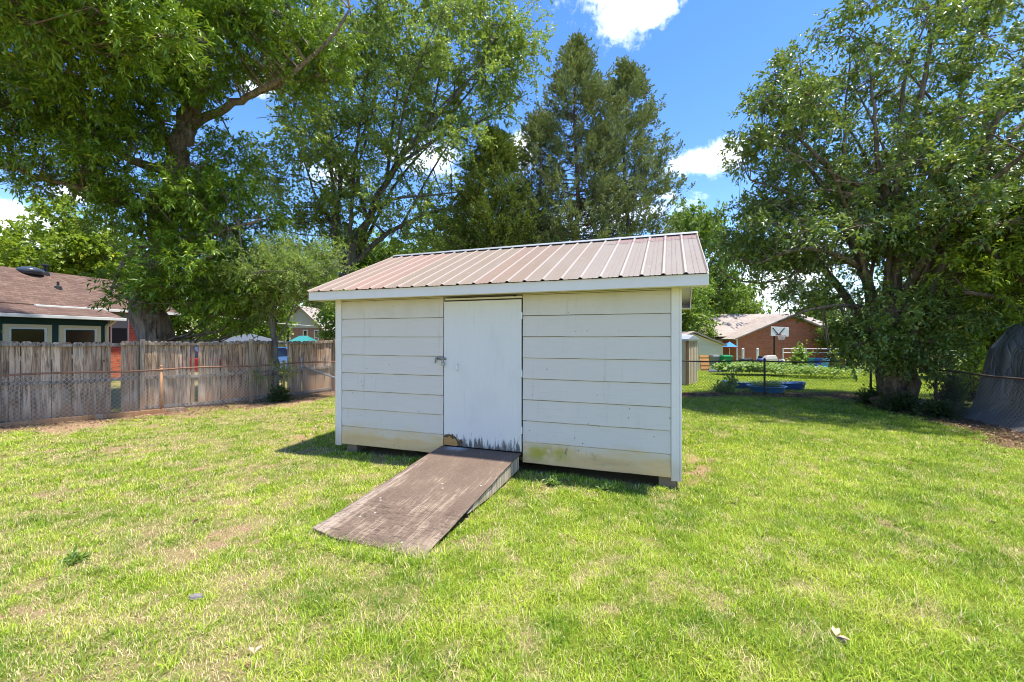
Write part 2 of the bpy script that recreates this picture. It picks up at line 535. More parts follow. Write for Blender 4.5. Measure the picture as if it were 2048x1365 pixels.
def mat_bark(name, a, b_):
    m, g, b = base_mat(name, 0.9, 0, 0.15)
    o = g.obj()
    n = g.noise(g.scale(o, (9, 9, 1.6)), 1.0, 7, 0.7, 0.5)
    c = g.mix(g.mr(n, 0.34, 0.66), a, b_)
    c = g.mix(g.mr(g.noise(o, 1.6, 4), 0.52, 0.7, 0, 0.4), c, (0.20, 0.19, 0.13))
    g.put(b.inputs['Base Color'], c)
    g.put(b.inputs['Normal'], g.bump(n, 0.9, 0.03))
    return m


M_WHITE = mat_white()
M_SIDING = mat_siding('lap_siding_paint', (0.68, 0.605, 0.555))
M_DOOR = mat_door()
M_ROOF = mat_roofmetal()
M_PLY = mat_plywood()
M_DARK = plain('dark_gap', (0.03, 0.027, 0.022), 0.9)
M_STEEL = plain('dull_steel', (0.26, 0.265, 0.26), 0.45, 0.6, 0.25, 20)
M_GALV = plain('galvanised_steel', (0.46, 0.47, 0.48), 0.45, 0.7, 0.2, 12)
M_RUST = plain('rusty_pipe', (0.24, 0.13, 0.085), 0.85, 0.1, 0.5, 9, 0.3)
M_RUSTO = plain('orange_rusty_post', (0.42, 0.22, 0.10), 0.85, 0.1, 0.45, 7, 0.3)
M_DKPIPE = plain('dark_rusty_pipe', (0.075, 0.05, 0.04), 0.8, 0.1, 0.4, 8)
M_WIRE = plain('dull_wire', (0.48, 0.45, 0.40), 0.6, 0.4, 0.3, 5)
M_WIRED = plain('dark_wire', (0.20, 0.195, 0.18), 0.6, 0.4, 0.3, 5)
M_PICKET = mat_oldwood('weathered_pickets', (0.40, 0.25, 0.15), (0.78, 0.56, 0.38))
M_POST = mat_oldwood('weathered_post', (0.48, 0.37, 0.26), (0.58, 0.46, 0.34))
M_RAIL = mat_oldwood('weathered_rail', (0.32, 0.255, 0.20), (0.42, 0.34, 0.27), stain_h=-9)
M_EDGE = mat_oldwood('edging_timber', (0.36, 0.25, 0.15), (0.42, 0.30, 0.19), stain_h=0.2)
M_RAWWOOD = mat_oldwood('painted_stringer', (0.62, 0.50, 0.36), (0.72, 0.60, 0.46), (0.36, 0.27, 0.18), 0.1)
M_BLOCK = plain('foundation_block', (0.22, 0.165, 0.11), 0.9, 0, 0.35, 12, 0.4)
M_BRICK = mat_brick('red_brick', a=(0.50, 0.095, 0.040), b_=(0.64, 0.17, 0.085), mortar=(0.42, 0.27, 0.19))
M_BRICK2 = mat_brick('far_brick', a=(0.36, 0.15, 0.10), b_=(0.45, 0.22, 0.16))
M_SHING = mat_shingle('red_brown_shingles', (0.120, 0.076, 0.060), (0.185, 0.120, 0.092))
M_SHING2 = mat_shingle('pale_tan_shingles', (0.34, 0.28, 0.24), (0.41, 0.35, 0.30))
M_GREYROOF = plain('grey_roof', (0.085, 0.10, 0.125), 0.8)
M_TEALWALL = plain('dark_teal_boards', (0.012, 0.055, 0.055), 0.6)
M_CREAM = plain('cream_paint', (0.76, 0.66, 0.46), 0.6, 0, 0.08)
M_WHITEP = plain('white_plastic', (0.78, 0.78, 0.76), 0.5, 0, 0.08)
M_GLASSD = plain('dark_window', (0.055, 0.032, 0.018), 0.08, 0, 0.5, 2.0, spec=0.7)
M_GREYFR = plain('grey_window', (0.30, 0.36, 0.38), 0.3, 0, 0.2, 3)
M_BLACKP = plain('black_plastic', (0.02, 0.021, 0.024), 0.5)
M_BLUE = plain('blue_plastic', (0.010, 0.085, 0.36), 0.4, 0, 0.2)
M_LBLUE = plain('light_blue_plastic', (0.03, 0.22, 0.48), 0.4, 0, 0.2)
M_SKYB = plain('sky_blue_plastic', (0.16, 0.45, 0.68), 0.45, 0, 0.1)
M_TEALC = plain('teal_canvas', (0.02, 0.20, 0.20), 0.7, 0, 0.15)
M_GREENB = plain('green_bin_plastic', (0.02, 0.26, 0.10), 0.45, 0, 0.15)
M_GREYB = plain('grey_bin_plastic', (0.24, 0.25, 0.26), 0.5, 0, 0.15)
M_TANSHED = plain('tan_metal_panel', (0.56, 0.46, 0.34), 0.55, 0.0, 0.12)
M_BROWNTR = plain('brown_trim', (0.24, 0.13, 0.06), 0.6)
M_RED = plain('red_paint', (0.50, 0.03, 0.03), 0.35, 0, 0.15)
M_ORANGE = plain('orange_wood', (0.55, 0.27, 0.09), 0.7, 0, 0.2)
M_NET = plain('net_white', (0.7, 0.7, 0.7), 0.7)
M_SOIL = plain('planter_soil', (0.10, 0.07, 0.04), 0.95)
M_TIRE = plain('tyre_rubber', (0.02, 0.02, 0.02), 0.8)
M_STONE = plain('grey_stone', (0.20, 0.175, 0.16), 0.8, 0, 0.3, 14, 0.4)
M_DRYLEAF = plain('dry_leaf', (0.50, 0.38, 0.24), 0.8, 0, 0.3, 8)


def mat_tarp():
    m, g, b = base_mat('dark_grey_tarp', 0.42, 0, 0.45)
    o = g.obj()
    n = g.noise(o, 2.0, 6, 0.6)
    fold = g.math('ABSOLUTE', g.math('SUBTRACT', g.noise(g.scale(o, (2.2, 2.2, 1.3)), 1.5, 3, 0.45, 1.0), 0.5))
    fold = g.math('POWER', fold, 0.6)
    c = g.mix(n, (0.075, 0.073, 0.073), (0.17, 0.168, 0.17))
    c = g.mix(g.mr(g.noise(o, 6, 6, 0.7), 0.58, 0.72, 0, 0.5), c, (0.33, 0.33, 0.34))  # pale patches painted in for the silvery sheen of the tarp
    g.put(b.inputs['Base Color'], c)
    g.put(b.inputs['Normal'], g.bump(fold, 0.8, 0.10))
    return m


M_TARP = mat_tarp()
M_OAKBARK = mat_bark('oak_bark', (0.10, 0.072, 0.052), (0.33, 0.25, 0.19))
M_GREYBARK = mat_bark('grey_bark', (0.065, 0.055, 0.048), (0.20, 0.175, 0.15))
M_CEDBARK = mat_bark('cedar_bark', (0.09, 0.055, 0.042), (0.22, 0.15, 0.12))
M_RTBARK = mat_bark('brown_grey_bark', (0.07, 0.052, 0.038), (0.24, 0.18, 0.13))
M_DKBARK = mat_bark('dark_bark', (0.045, 0.034, 0.026), (0.15, 0.11, 0.08))
L_OAK = mat_leaf('oak_leaves', (0.085, 0.165, 0.014), (0.170, 0.285, 0.020), (0.340, 0.450, 0.040), 0.24, 0.38, 0.45)
L_MAPLE = mat_leaf('maple_leaves', (0.170, 0.240, 0.045), (0.280, 0.370, 0.075), (0.440, 0.510, 0.140), 0.36)
L_CEDAR = mat_leaf('juniper_sprays', (0.115, 0.150, 0.062), (0.215, 0.245, 0.098), (0.350, 0.370, 0.150), 0.15, 0.7, 0.2)
L_CEDARD = mat_leaf('dark_juniper_sprays', (0.070, 0.105, 0.022), (0.130, 0.170, 0.032), (0.250, 0.270, 0.050), 0.15, 0.7, 0.2)
L_RIGHT = mat_leaf('glossy_leaves', (0.075, 0.140, 0.036), (0.150, 0.225, 0.052), (0.330, 0.360, 0.085), 0.28, 0.36, 0.55)
L_YEL = mat_leaf('yellow_green_leaves', (0.140, 0.205, 0.016), (0.230, 0.310, 0.022), (0.370, 0.430, 0.040), 0.45)
L_FEATH = mat_leaf('feathery_leaves', (0.150, 0.225, 0.050), (0.240, 0.320, 0.080), (0.370, 0.430, 0.140), 0.45)
L_BG = mat_leaf('far_leaves', (0.090, 0.165, 0.020), (0.150, 0.245, 0.034), (0.260, 0.345, 0.055), 0.4)
L_GARD = mat_leaf('garden_leaves', (0.140, 0.250, 0.045), (0.250, 0.370, 0.080), (0.420, 0.520, 0.180), 0.4)
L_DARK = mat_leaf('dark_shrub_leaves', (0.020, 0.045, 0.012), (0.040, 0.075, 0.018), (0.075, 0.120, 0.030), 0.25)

# ------------------------------------------------------------------ the ground
SL, SR = Vector((-2.76, 6.83, 0)), Vector((1.977, 5.09, 0))          # front corners of the shed
SANG = math.atan2(SR.y - SL.y, SR.x - SL.x)
SLEN, SDEP = (SR - SL).length, 3.9
ca, sa = math.cos(SANG), math.sin(SANG)


def shed_uv(x, y):
    dx, dy = np.asarray(x) - SL.x, np.asarray(y) - SL.y
    return dx * ca + dy * sa, -dx * sa + dy * ca


LF = [(-14.0, 5.6), (-10.45, 8.55), (-8.44, 10.35), (-6.65, 12.55), (-5.6, 14.4), (-5.0, 16.0)]        # left wire fence
RF = [(-5.0, 16.0), (1.5, 14.6), (8.0, 13.6), (10.95, 13.1), (10.75, 12.2), (9.95, 9.95), (9.2, 7.75), (8.5, 5.4), (8.0, 3.6)]


def dist_line(x, y, pts):
    d = np.full(np.shape(x), 1e9)
    for (ax, ay), (bx, by) in zip(pts[:-1], pts[1:]):
        L2 = (bx - ax) ** 2 + (by - ay) ** 2
        t = np.clip(((x - ax) * (bx - ax) + (y - ay) * (by - ay)) / L2, 0, 1)
        d = np.minimum(d, np.hypot(x - ax - t * (bx - ax), y - ay - t * (by - ay)))
    return d


def cover(x, y):
    """what grows where: (bare clay, leaf litter, dryness) each 0..1"""
    n = fbm(x, y, 1.5, 3)
    n2 = fbm(x, y, 4.2, 9)
    n3 = fbm(x, y, 0.7, 14)
    dl, dr = dist_line(x, y, LF), dist_line(x, y, RF)
    u, v = shed_uv(x, y)
    left = sm((2.0 - x) / 5.0)
    bare = sm((1.9 - dl + (n - 0.5) * 3.4) / 1.3) * 0.95
    bare = np.maximum(bare, sm((n2 * 0.6 + n * 0.4 - 0.575 - 0.06 * (1 - left)) / 0.15) * (0.25 + 0.45 * left))
    dshed = np.maximum(np.maximum(-u, u - SLEN), np.maximum(-v, v - SDEP))
    bare = np.maximum(bare, sm((0.22 - dshed + (n2 - 0.5) * 0.5) / 0.3) * 0.6)
    bare = np.maximum(bare, sm((0.55 - np.hypot((u - SLEN - 0.28) / 0.8, (v - 0.9) / 1.8) + (n2 - 0.5) * 0.9) / 0.5) * 0.75)
    lit = sm((1.25 - dr + (n - 0.5) * 1.6) / 0.9) * (x > 1.0) * (y < 14.2)
    lit = np.maximum(lit, sm((1.3 - dl + (n2 - 0.5) * 1.5) / 0.6) * 0.55)
    back = (y > np.interp(x, [-5, 1.5, 8, 10.95], [16, 14.6, 13.6, 13.1])) & (x > -5)
    n4 = fbm(x, y, 9.0, 19, 3)
    dry = np.clip(0.21 + 0.34 * left + (n - 0.5) * 0.5 + (n2 - 0.5) * 0.9 + (n4 - 0.5) * 1.3 + (n3 - 0.5) * 0.3, 0, 1)
    dry = np.where(back, np.clip(dry - 0.35, 0, 0.3), dry)
    bare = np.where(back, bare * 0.2, bare)
    return bare, lit, dry


def ground_mesh():
    def axis(fine0, fine1, step, far0, far1):
        a = list(np.arange(fine0, fine1, step))
        p, s = fine0, step
        lo = []
        while p > far0:
            s *= 1.22
            p -= s
            lo.append(p)
        p, s = a[-1], step
        hi = []
        while p < far1:
            s *= 1.22
            p += s
            hi.append(p)
        return np.array(lo[::-1] + a + hi)
    xs, ys = axis(-13, 12.5, 0.11, -500, 500), axis(1.2, 15.5, 0.11, -60, 900)
    X, Y = np.meshgrid(xs, ys)
    Z = gz(X, Y)
    near = (np.abs(X) < 14) & (Y < 16)
    Z = Z + np.where(near, 0.018 * (fbm(X, Y, 1.6, 5) - 0.5), 0)
    V = np.stack([X.ravel(), Y.ravel(), Z.ravel()], 1)
    nx, ny = len(xs), len(ys)
    i = (np.arange(ny - 1)[:, None] * nx + np.arange(nx - 1)[None]).ravel()
    q = np.stack([i, i + 1, i + nx + 1, i + nx], 1)
    b, l, d = cover(V[:, 0], V[:, 1])
    m, g, bs = base_mat('lawn_soil', 0.95, 0, 0.1)
    o = g.obj()
    cv = g.n('ShaderNodeAttribute', attribute_name='cover').outputs['Color']
    bb, ll, dd = g.n('ShaderNodeSeparateColor', {0: cv}).outputs
    f1, f2 = g.noise(o, 30, 6, 0.7), g.noise(o, 90, 4, 0.7)
    grn = g.mix(f1, (0.055, 0.075, 0.010), (0.24, 0.28, 0.034))
    tan = g.mix(g.math('MULTIPLY', f1, f2), (0.10, 0.075, 0.030), (0.75, 0.60, 0.29))
    dmix = g.mr(g.math('ADD', dd, g.math('MULTIPLY', g.math('SUBTRACT', f1, 0.5), 0.9)), 0.25, 0.75)
    c = g.mix(dmix, grn, tan)
    clay = g.mix(g.mr(f2, 0.32, 0.68), (0.13, 0.075, 0.042), (0.50, 0.33, 0.195))
    c = g.mix(g.mr(g.math('ADD', bb, g.math('MULTIPLY', g.math('SUBTRACT', f1, 0.5), 0.7)), 0.35, 0.75), c, clay)
    lit = g.mix(f2, (0.055, 0.033, 0.022), (0.26, 0.16, 0.10))
    c = g.mix(g.mr(g.math('ADD', ll, g.math('MULTIPLY', g.math('SUBTRACT', f1, 0.5), 0.7)), 0.35, 0.75), c, lit)
    g.put(bs.inputs['Base Color'], c)
    g.put(bs.inputs['Normal'], g.bump(g.math('ADD', f1, f2), 0.6, 0.03))
    o = np_mesh('ground', V, q.ravel(), np.arange(len(q)) * 4, m, pcol={'cover': np.stack([b, l, d, np.ones_like(b)], 1)}, smooth=True)
    tag(o, kind='structure')


ground_mesh()


def blades(name, pts, hgt, wid, cols, lean, mat):
    """grass blades: each a bent strip of five vertices"""
    n = len(pts)
    az = RNG.uniform(0, 2 * np.pi, n)
    fx, fy = np.cos(az), np.sin(az)
    sx, sy = -fy, fx
    ln = lean * RNG.uniform(0.2, 1.6, n)
    V = np.zeros((n, 5, 3))
    for k, (t, wk, sg) in enumerate(((0, 1, -1), (0, 1, 1), (0.55, 0.8, 1), (0.55, 0.8, -1), (1, 0, 0))):
        out = ln * hgt * t ** 1.6
        V[:, k, 0] = pts[:, 0] + fx * out + sg * sx * wid * wk / 2
        V[:, k, 1] = pts[:, 1] + fy * out + sg * sy * wid * wk / 2
        V[:, k, 2] = pts[:, 2] + hgt * t * (1 - 0.35 * ln * t) - (0.004 if t == 0 else 0)
    base = (np.arange(n) * 5)[:, None]
    loops = (base + np.array([0, 1, 2, 3, 3, 2, 4])[None]).ravel()
    starts = (np.arange(n)[:, None] * 7 + np.array([0, 4])[None]).ravel()
    C = np.repeat(np.concatenate([cols, np.ones((n, 1))], 1)[:, None, :], 5, 1)
    return np_mesh(name, V.reshape(-1, 3), loops, starts, mat, pcol={'tint': C.reshape(-1, 4)})


def lawn():
    P = []
    for y0, y1, rho in ((1.9, 3.2, 13000), (3.2, 4.6, 9500), (4.6, 6.5, 6200), (6.5, 9.0, 3600), (9.0, 14.0, 1800), (14.0, 22.0, 420), (22.0, 34.0, 130)):
        hw = 1.24 * y1 + 2.4
        hw = min(hw, 24)
        x0 = -hw if y0 < 14 else 4.0
        hi = hw if y0 < 14 else (17 if y0 < 20 else 24)
        n = int((hi - x0) * (y1 - y0) * rho)
        x, y = RNG.uniform(x0, hi, n), RNG.uniform(y0, y1, n)
        P.append(np.stack([x, y, np.full(n, rho)], 1))
    P = np.concatenate(P)
    x, y = P[:, 0], P[:, 1]
    u, v = shed_uv(x, y)
    keep = ~((u > 0.0) & (u < SLEN) & (v > 0.02) & (v < SDEP))
    keep &= ~((u > 1.87) & (u < 3.06) & (v > -2.36) & (v < 0.05))
    lx = np.interp(y, [5.6, 8.55, 10.35, 12.55, 14.4, 16], [-14, -10.45, -8.44, -6.65, -5.6, -5])
    keep &= x > lx - 0.2
    rx = np.interp(y, [3.6, 5.4, 7.75, 9.95, 12.2, 13.1], [8.0, 8.5, 9.2, 9.95, 10.75, 10.95])
    keep &= (x < rx) | (y > 12.5)
    x, y, rho = x[keep], y[keep], P[keep, 2]
    b, l, d = cover(x, y)
    cl = fbm(x, y, 7.0, 31, 3)
    cl2 = fbm(x, y, 1.1, 41, 3)
    dens = np.clip(1.15 - 1.05 * np.maximum(b, l) - 0.2 * d, 0.04, 1) * np.clip(0.50 + 1.4 * (cl - 0.25), 0.15, 1)
    keep = RNG.uniform(0, 1, len(x)) < dens
    x, y, rho, d, cl, cl2, b = x[keep], y[keep], rho[keep], d[keep], cl[keep], cl2[keep], b[keep]
    n = len(x)
    h = RNG.uniform(0.014, 0.050, n) * (0.6 + 0.9 * cl) * (1.15 - 0.45 * d)
    wd = RNG.uniform(0.0026, 0.0052, n) * np.clip((10000 / rho) ** 0.45, 0.9, 4)
    tall = RNG.uniform(0, 1, n) < 0.05 * (cl > 0.45) + 0.01
    h = np.where(tall, h * RNG.uniform(1.3, 2.1, n), h)
    uu_, vv_ = shed_uv(x, y)
    foot = (uu_ > 1.75) & (uu_ < 3.3) & (vv_ > -2.62) & (vv_ < -2.2)
    wallside = (vv_ > -0.12) & (vv_ < 0.03) & (uu_ > -.1) & (uu_ < SLEN + .1)
    h = np.where(foot, h * 1.6, np.where(wallside, h * 1.5, h))
    g1, g2, g3 = np.array([0.095, 0.200, 0.012]), np.array([0.31, 0.45, 0.024]), np.array([0.54, 0.60, 0.070])
    t1, t2 = np.array([0.50, 0.40, 0.17]), np.array([0.74, 0.64, 0.35])
    k = np.clip(RNG.normal(0.42, 0.26, n) + (cl2 - 0.5) * 0.9 + (fbm(x, y, 3.4, 57, 3) - 0.5) * 1.0, 0, 1)[:, None]
    col = np.where(k < 0.5, g1 + (g2 - g1) * k * 2, g2 + (g3 - g2) * (k * 2 - 1))
    isdry = RNG.uniform(0, 1, n) < np.clip(0.05 + 0.62 * d ** 1.3, 0, 0.9)
    tn = t1 + (t2 - t1) * RNG.uniform(0, 1, (n, 1))
    col = np.where(isdry[:, None], tn, col)
    back = (y > 13.7) & (x > -5)
    col = np.where(back[:, None], col * np.array([1.0, 1.05, 0.45]), col)
    # coarse clumps of longer grass
    ncl = 900
    tx, ty = RNG.uniform(-9, 9, ncl), 1.9 + 9 * RNG.uniform(0, 1, ncl) ** 1.5
    fu, fv = RNG.uniform(1.70, 3.25, 60), RNG.uniform(-2.60, -2.47, 60)
    su, sv = np.where(RNG.uniform(0, 1, 60) < .5, 1.79, 3.13), RNG.uniform(-2.4, -0.9, 60)
    wu, wv = RNG.uniform(0, SLEN, 40), RNG.uniform(-.16, -.06, 40)
    eu, ev = np.concatenate([fu, su, wu]), np.concatenate([fv, sv, wv])
    tx = np.concatenate([tx, SL.x + eu * ca - ev * sa])
    ty = np.concatenate([ty, SL.y + eu * sa + ev * ca])
    u, v = shed_uv(tx, ty)
    ok = ~((u > -.05) & (u < SLEN + .05) & (v > -.03)) & ~((u > 1.86) & (u < 3.15) & (v > -2.38)) & (cover(tx, ty)[0] < .6)
    tx, ty = tx[ok], ty[ok]
    nb = 26
    m_ = len(tx) * nb
    bx, by = np.repeat(tx, nb) + RNG.normal(0, .028, m_), np.repeat(ty, nb) + RNG.normal(0, .028, m_)
    tb = np.clip(np.repeat(RNG.normal(.5, .2, len(tx)), nb) + RNG.normal(0, .18, m_), 0, 1)[:, None]
    bc = np.where(tb < 0.5, g1 + (g2 - g1) * tb * 2, g2 + (g3 - g2) * (tb * 2 - 1))
    bc = np.where((RNG.uniform(0, 1, m_) < .08)[:, None], t2, bc)
    x, y, h = np.concatenate([x, bx]), np.concatenate([y, by]), np.concatenate([h, RNG.uniform(.03, .085, m_)])
    wd = np.concatenate([wd, RNG.uniform(.0035, .006, m_) * np.clip(by / 3.2, 1, 2.2)])
    col = np.concatenate([col, bc])
    z = gz(x, y) + np.where((np.abs(x) < 14) & (y < 16), 0.018 * (fbm(x, y, 1.6, 5) - 0.5), 0)
    m, g, bs = base_mat('grass_blades', 0.55, 0, 0.25)
    tc = g.attr('tint', 'Color')
    g.put(bs.inputs['Base Color'], tc)
    tr = g.n('ShaderNodeBsdfTranslucent', {'Color': g.mix(0.3, tc, (0.42, 0.52, 0.02))})
    mx = g.n('ShaderNodeMixShader', {0: 0.24, 1: bs.outputs[0], 2: tr.outputs[0]})
    out = [q for q in g.nt.nodes if q.type == 'OUTPUT_MATERIAL'][0]
    g.nt.links.new(mx.outputs[0], out.inputs[0])
    o = blades('grass', np.stack([x, y, z], 1), h, wd, col, 0.95, m)
    tag(o, 'short patchy green and straw coloured lawn grass of the yard', 'grass', kind='stuff')
    return n


NBLADES = lawn()

# ------------------------------------------------------------------ the shed
shed = thing('storage_shed', (SL.x, SL.y, 0), 'white lap sided storage shed with a rusty ribbed metal roof and plain door', 'shed', SANG)
E0, E1, ZE, YR, ZR = -0.30, SLEN + 0.30, 2.517, 1.95, 3.455        # roof ends, eave height, ridge
SLOPE = (ZR - ZE) / (YR + 0.30)
ZT = 2.40                                                           # top of the walls
D0, D1 = 1.905, 3.095                                               # door opening


def lap_boards(mb, x0, x1, z0, z1, zstep, P):
    """clapboards between z0 and z1 on a wall; P maps (along, out, up) to the shed's space"""
    z, k = z0, 0
    while z < z1 - 0.01:
        t = min(z + zstep, z1)
        e = random.uniform(-0.0015, 0.0015)
        poly = [(0.0005, z + e), (0.025, z + e), (0.0262, z + 0.010), (0.012, t - 0.0075), (0.0005, t - 0.0075)]
        n, ns = len(poly), 8
        vs_ = []
        for q_ in range(ns + 1):
            dz = random.uniform(-0.0026, 0.0026)
            do = random.uniform(0, 0.003)
            vs_ += [P(x0 + (x1 - x0) * q_ / ns, o_ + (do if o_ > .02 else 0), h + dz * (1 if i < 3 else 0)) for i, (o_, h) in enumerate(poly)]
        fs_ = [tuple(range(n)), tuple(range(ns * n + n - 1, ns * n - 1, -1))]
        for q_ in range(ns):
            fs_ += [(q_ * n + i, q_ * n + n + i, q_ * n + n + (i + 1) % n, q_ * n + (i + 1) % n) for i in range(n)]
        mb.add(vs_, fs_)
        z = t
        k += 1


front = lambda a, o_, h: (a, -o_, h)
mb = MB()
mb.box((0.0, 0.0, 0.141), (D0, 0.06, ZT))
mb.box((D1, 0.0, 0.141), (SLEN, 0.06, ZT))
mb.box((D0, 0.0, 2.33), (D1, 0.06, ZT))
mb.build('sheathing', plain('groove_backing', (0.26, 0.25, 0.23), 0.9), shed)  # backing darkened so the siding grooves show as dark lines
mb = MB()
lap_boards(mb, 0.092, D0 - 0.008, 0.139, ZT, 0.2795, front)
mb.build('front_siding', M_SIDING, shed)
mb = MB()
lap_boards(mb, D1 + 0.008, SLEN - 0.092, 0.139, ZT, 0.2795, front)
mb.build('front_siding', M_SIDING, shed)
for nm, sx in (('side_siding', SLEN), ('side_siding', 0.0)):
    mb = MB()
    sg = 1 if sx > 1 else -1
    P = (lambda a, o_, h, sx=sx, sg=sg: (sx + sg * o_, a, h))
    lap_boards(mb, 0.09, SDEP - 0.09, 0.139, ZT, 0.2795, P)
    x0, x1 = (sx - 0.06, sx - 0.001) if sg > 0 else (sx + 0.001, sx + 0.06)
    poly = [(x0, 0.06, 0.139), (x0, SDEP - 0.06, 0.139), (x0, SDEP - 0.06, ZT + 0.06), (x0, YR, ZR - 0.06), (x0, 0.06, ZT + 0.06)]
    mb.prism(poly, (x1 - x0, 0, 0))
    mb.build(nm, M_SIDING, shed)
mb = MB()
lap_boards(mb, 0.092, SLEN - 0.092, 0.139, ZT, 0.2795, lambda a, o_, h: (a, SDEP + o_, h))
mb.box((0, SDEP - 0.058, 0.139), (SLEN, SDEP, ZT))
mb.build('rear_siding', M_SIDING, shed)
mb = MB()
mb.box((0.02, 0.07, 0.142), (SLEN - 0.02, SDEP - 0.07, 0.20))
mb.build('floor_deck', M_BLOCK, shed)
for cx_ in (0.0, SLEN):
    for cy_, sg in ((0.0, -1), (SDEP, 1)):
        mb = MB()
        a, b_ = (cx_ - 0.004, cx_ + 0.086) if cx_ < 1 else (cx_ - 0.086, cx_ + 0.004)
        y0, y1 = (-0.030, -0.0235 + 0.02) if sg < 0 else (SDEP + 0.002, SDEP + 0.030)
        mb.box((a, y0, 0.105), (b_, y1, ZT - 0.005))
        c0, c1 = (cx_ - 0.030, cx_ - 0.0045) if cx_ < 1 else (cx_ + 0.0045, cx_ + 0.030)
        q0, q1 = (-0.030, 0.085) if sg < 0 else (SDEP - 0.085, SDEP + 0.030)
        mb.box((c0, q0, 0.105), (c1, q1, ZT - 0.005))
        mb.build('corner_board', M_WHITE, shed, bevel=0.003)
# door
mb = MB()
mb.box((D0 + 0.012, -0.030, 0.272), (D1 - 0.012, 0.012, 2.315))
door = mb.build('door', M_DOOR, shed, bevel=0.003)
mb = MB()
mb.tube([(2.132, -0.03, 1.435), (2.132, -0.058, 1.425), (2.132, -0.066, 1.385), (2.132, -0.058, 1.345), (2.132, -0.03, 1.335)], 0.0075, 8)
mb.box((2.122, -0.035, 1.42), (2.142, -0.030, 1.455))
mb.box((2.122, -0.035, 1.315), (2.142, -0.030, 1.35))
mb.build('handle', M_WHITEP, door, True)
for hz_ in (0.52, 1.28, 2.05):
    mb = MB()
    mb.box((D1 - 0.018, -0.036, hz_), (D1 + 0.004, -0.0305, hz_ + 0.09))
    mb.tube([(D1 - 0.007, -0.036, hz_ - 0.004), (D1 - 0.007, -0.036, hz_ + 0.094)], 0.006, 8)
    mb.build('hinge', M_WHITEP, door)
mb = MB()
mb.box((D0 - 0.002, 0.014, 0.20), (D1 + 0.002, 0.05, 2.33))
mb.build('door_jamb', M_DARK, shed)
mb = MB()
mb.box((D0 + 0.03, -0.026, 2.335), (D1 - 0.004, -0.001, 2.358))
mb.build('head_trim', M_WHITE, shed)
mb = MB()
mb.box((D0 + 0.07, -0.034, 2.360), (D1 - 0.10, -0.002, 2.3685))
mb.box((D1 - 0.12, -0.036, 2.356), (D1 - 0.09, -0.002, 2.373))
mb.build('track_rod', M_DARK, shed)
mb = MB()
mb.box((D0 - 0.10, -0.034, 1.485), (D0 + 0.05, -0.0295, 1.518))
mb.tube([(D0 - 0.095, -0.03, 1.51), (D0 - 0.12, -0.04, 1.508), (D0 - 0.125, -0.04, 1.46), (D0 - 0.122, -0.04, 1.44)], 0.010, 8)
mb.tube([(D0 + 0.01, -0.033, 1.49), (D0 + 0.01, -0.065, 1.495), (D0 + 0.01, -0.065, 1.515), (D0 + 0.01, -0.033, 1.52)], 0.004, 6)
mb.build('hasp', M_STEEL, shed, True)
# roof
def ribbed(mb, x0, x1, y0, z0, y1, z1, lift=0.0, pitch=0.2354):
    xs = []
    n = int(round((x1 - x0) / pitch))
    p = (x1 - x0) / n
    for i in range(n):
        b = x0 + i * p
        prof = [(0.0, 0.019), (0.010, 0.019), (0.030, 0.0), (0.088, 0.0), (0.093, 0.004), (0.099, 0.004), (0.104, 0.0), (0.140, 0.0), (0.145, 0.004), (0.151, 0.004), (0.156, 0.0), (p - 0.030, 0.0), (p - 0.010, 0.019)]
        xs += [(b + q, h) for q, h in prof]
    xs.append((x1, 0.019))
    d = Vector((0, y1 - y0, z1 - z0)).normalized()
    nrm = Vector((0, -d.z, d.y)) if y1 > y0 else Vector((0, d.z, -d.y))
    k = 7
    vs_ = []
    for j in range(k):
        t = j / (k - 1)
        for x, h in xs:
            vs_.append(Vector((x, y0 + (y1 - y0) * t, z0 + (z1 - z0) * t)) + nrm * (h + lift))
    m_ = len(xs)
    fs = [(j * m_ + i, j * m_ + i + 1, (j + 1) * m_ + i + 1, (j + 1) * m_ + i) for j in range(k - 1) for i in range(m_ - 1)]
    if y1 < y0:
        fs = [f[::-1] for f in fs]
    mb.add(vs_, fs)


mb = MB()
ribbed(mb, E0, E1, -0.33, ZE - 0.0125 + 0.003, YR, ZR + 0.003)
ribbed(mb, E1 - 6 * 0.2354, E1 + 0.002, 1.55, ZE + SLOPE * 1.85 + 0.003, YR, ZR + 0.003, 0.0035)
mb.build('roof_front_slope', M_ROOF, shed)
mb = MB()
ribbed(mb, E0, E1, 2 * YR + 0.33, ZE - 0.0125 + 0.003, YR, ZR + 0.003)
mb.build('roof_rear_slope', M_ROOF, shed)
mb = MB()
for sg in (-1, 1):
    mb.prism([(E0 - 0.01, YR, ZR + 0.030), (E0 - 0.01, YR, ZR + 0.034), (E0 - 0.01, YR + sg * 0.13, ZR + 0.034 - 0.13 * SLOPE), (E0 - 0.01, YR + sg * 0.13, ZR + 0.030 - 0.13 * SLOPE)], (E1 - E0 + 0.02, 0, 0))
mb.build('ridge_cap', M_GALV, shed)
mb = MB()
mb.box((E0, -0.300, ZE - 0.140), (E1, -0.278, ZE - 0.014))
mb.box((E1 - 1.1, -0.3025, ZE - 0.138), (E1, -0.3003, ZE - 0.016))
mb.box((E0 + 2.25, -0.3025, ZE - 0.138), (E0 + 2.252, -0.3003, ZE - 0.016))
mb.build('front_fascia', M_WHITE, shed, bevel=0.002)
mb = MB()
mb.box((E0, 2 * YR + 0.278, ZE - 0.140), (E1, 2 * YR + 0.300, ZE - 0.014))
mb.build('rear_fascia', M_WHITE, shed)
mb = MB()
for y0, y1 in ((-0.276, -0.001), (SDEP + 0.001, 2 * YR + 0.276)):
    mb.box((E0 + 0.02, y0, ZE - 0.125), (E1 - 0.02, y1, ZE - 0.112))
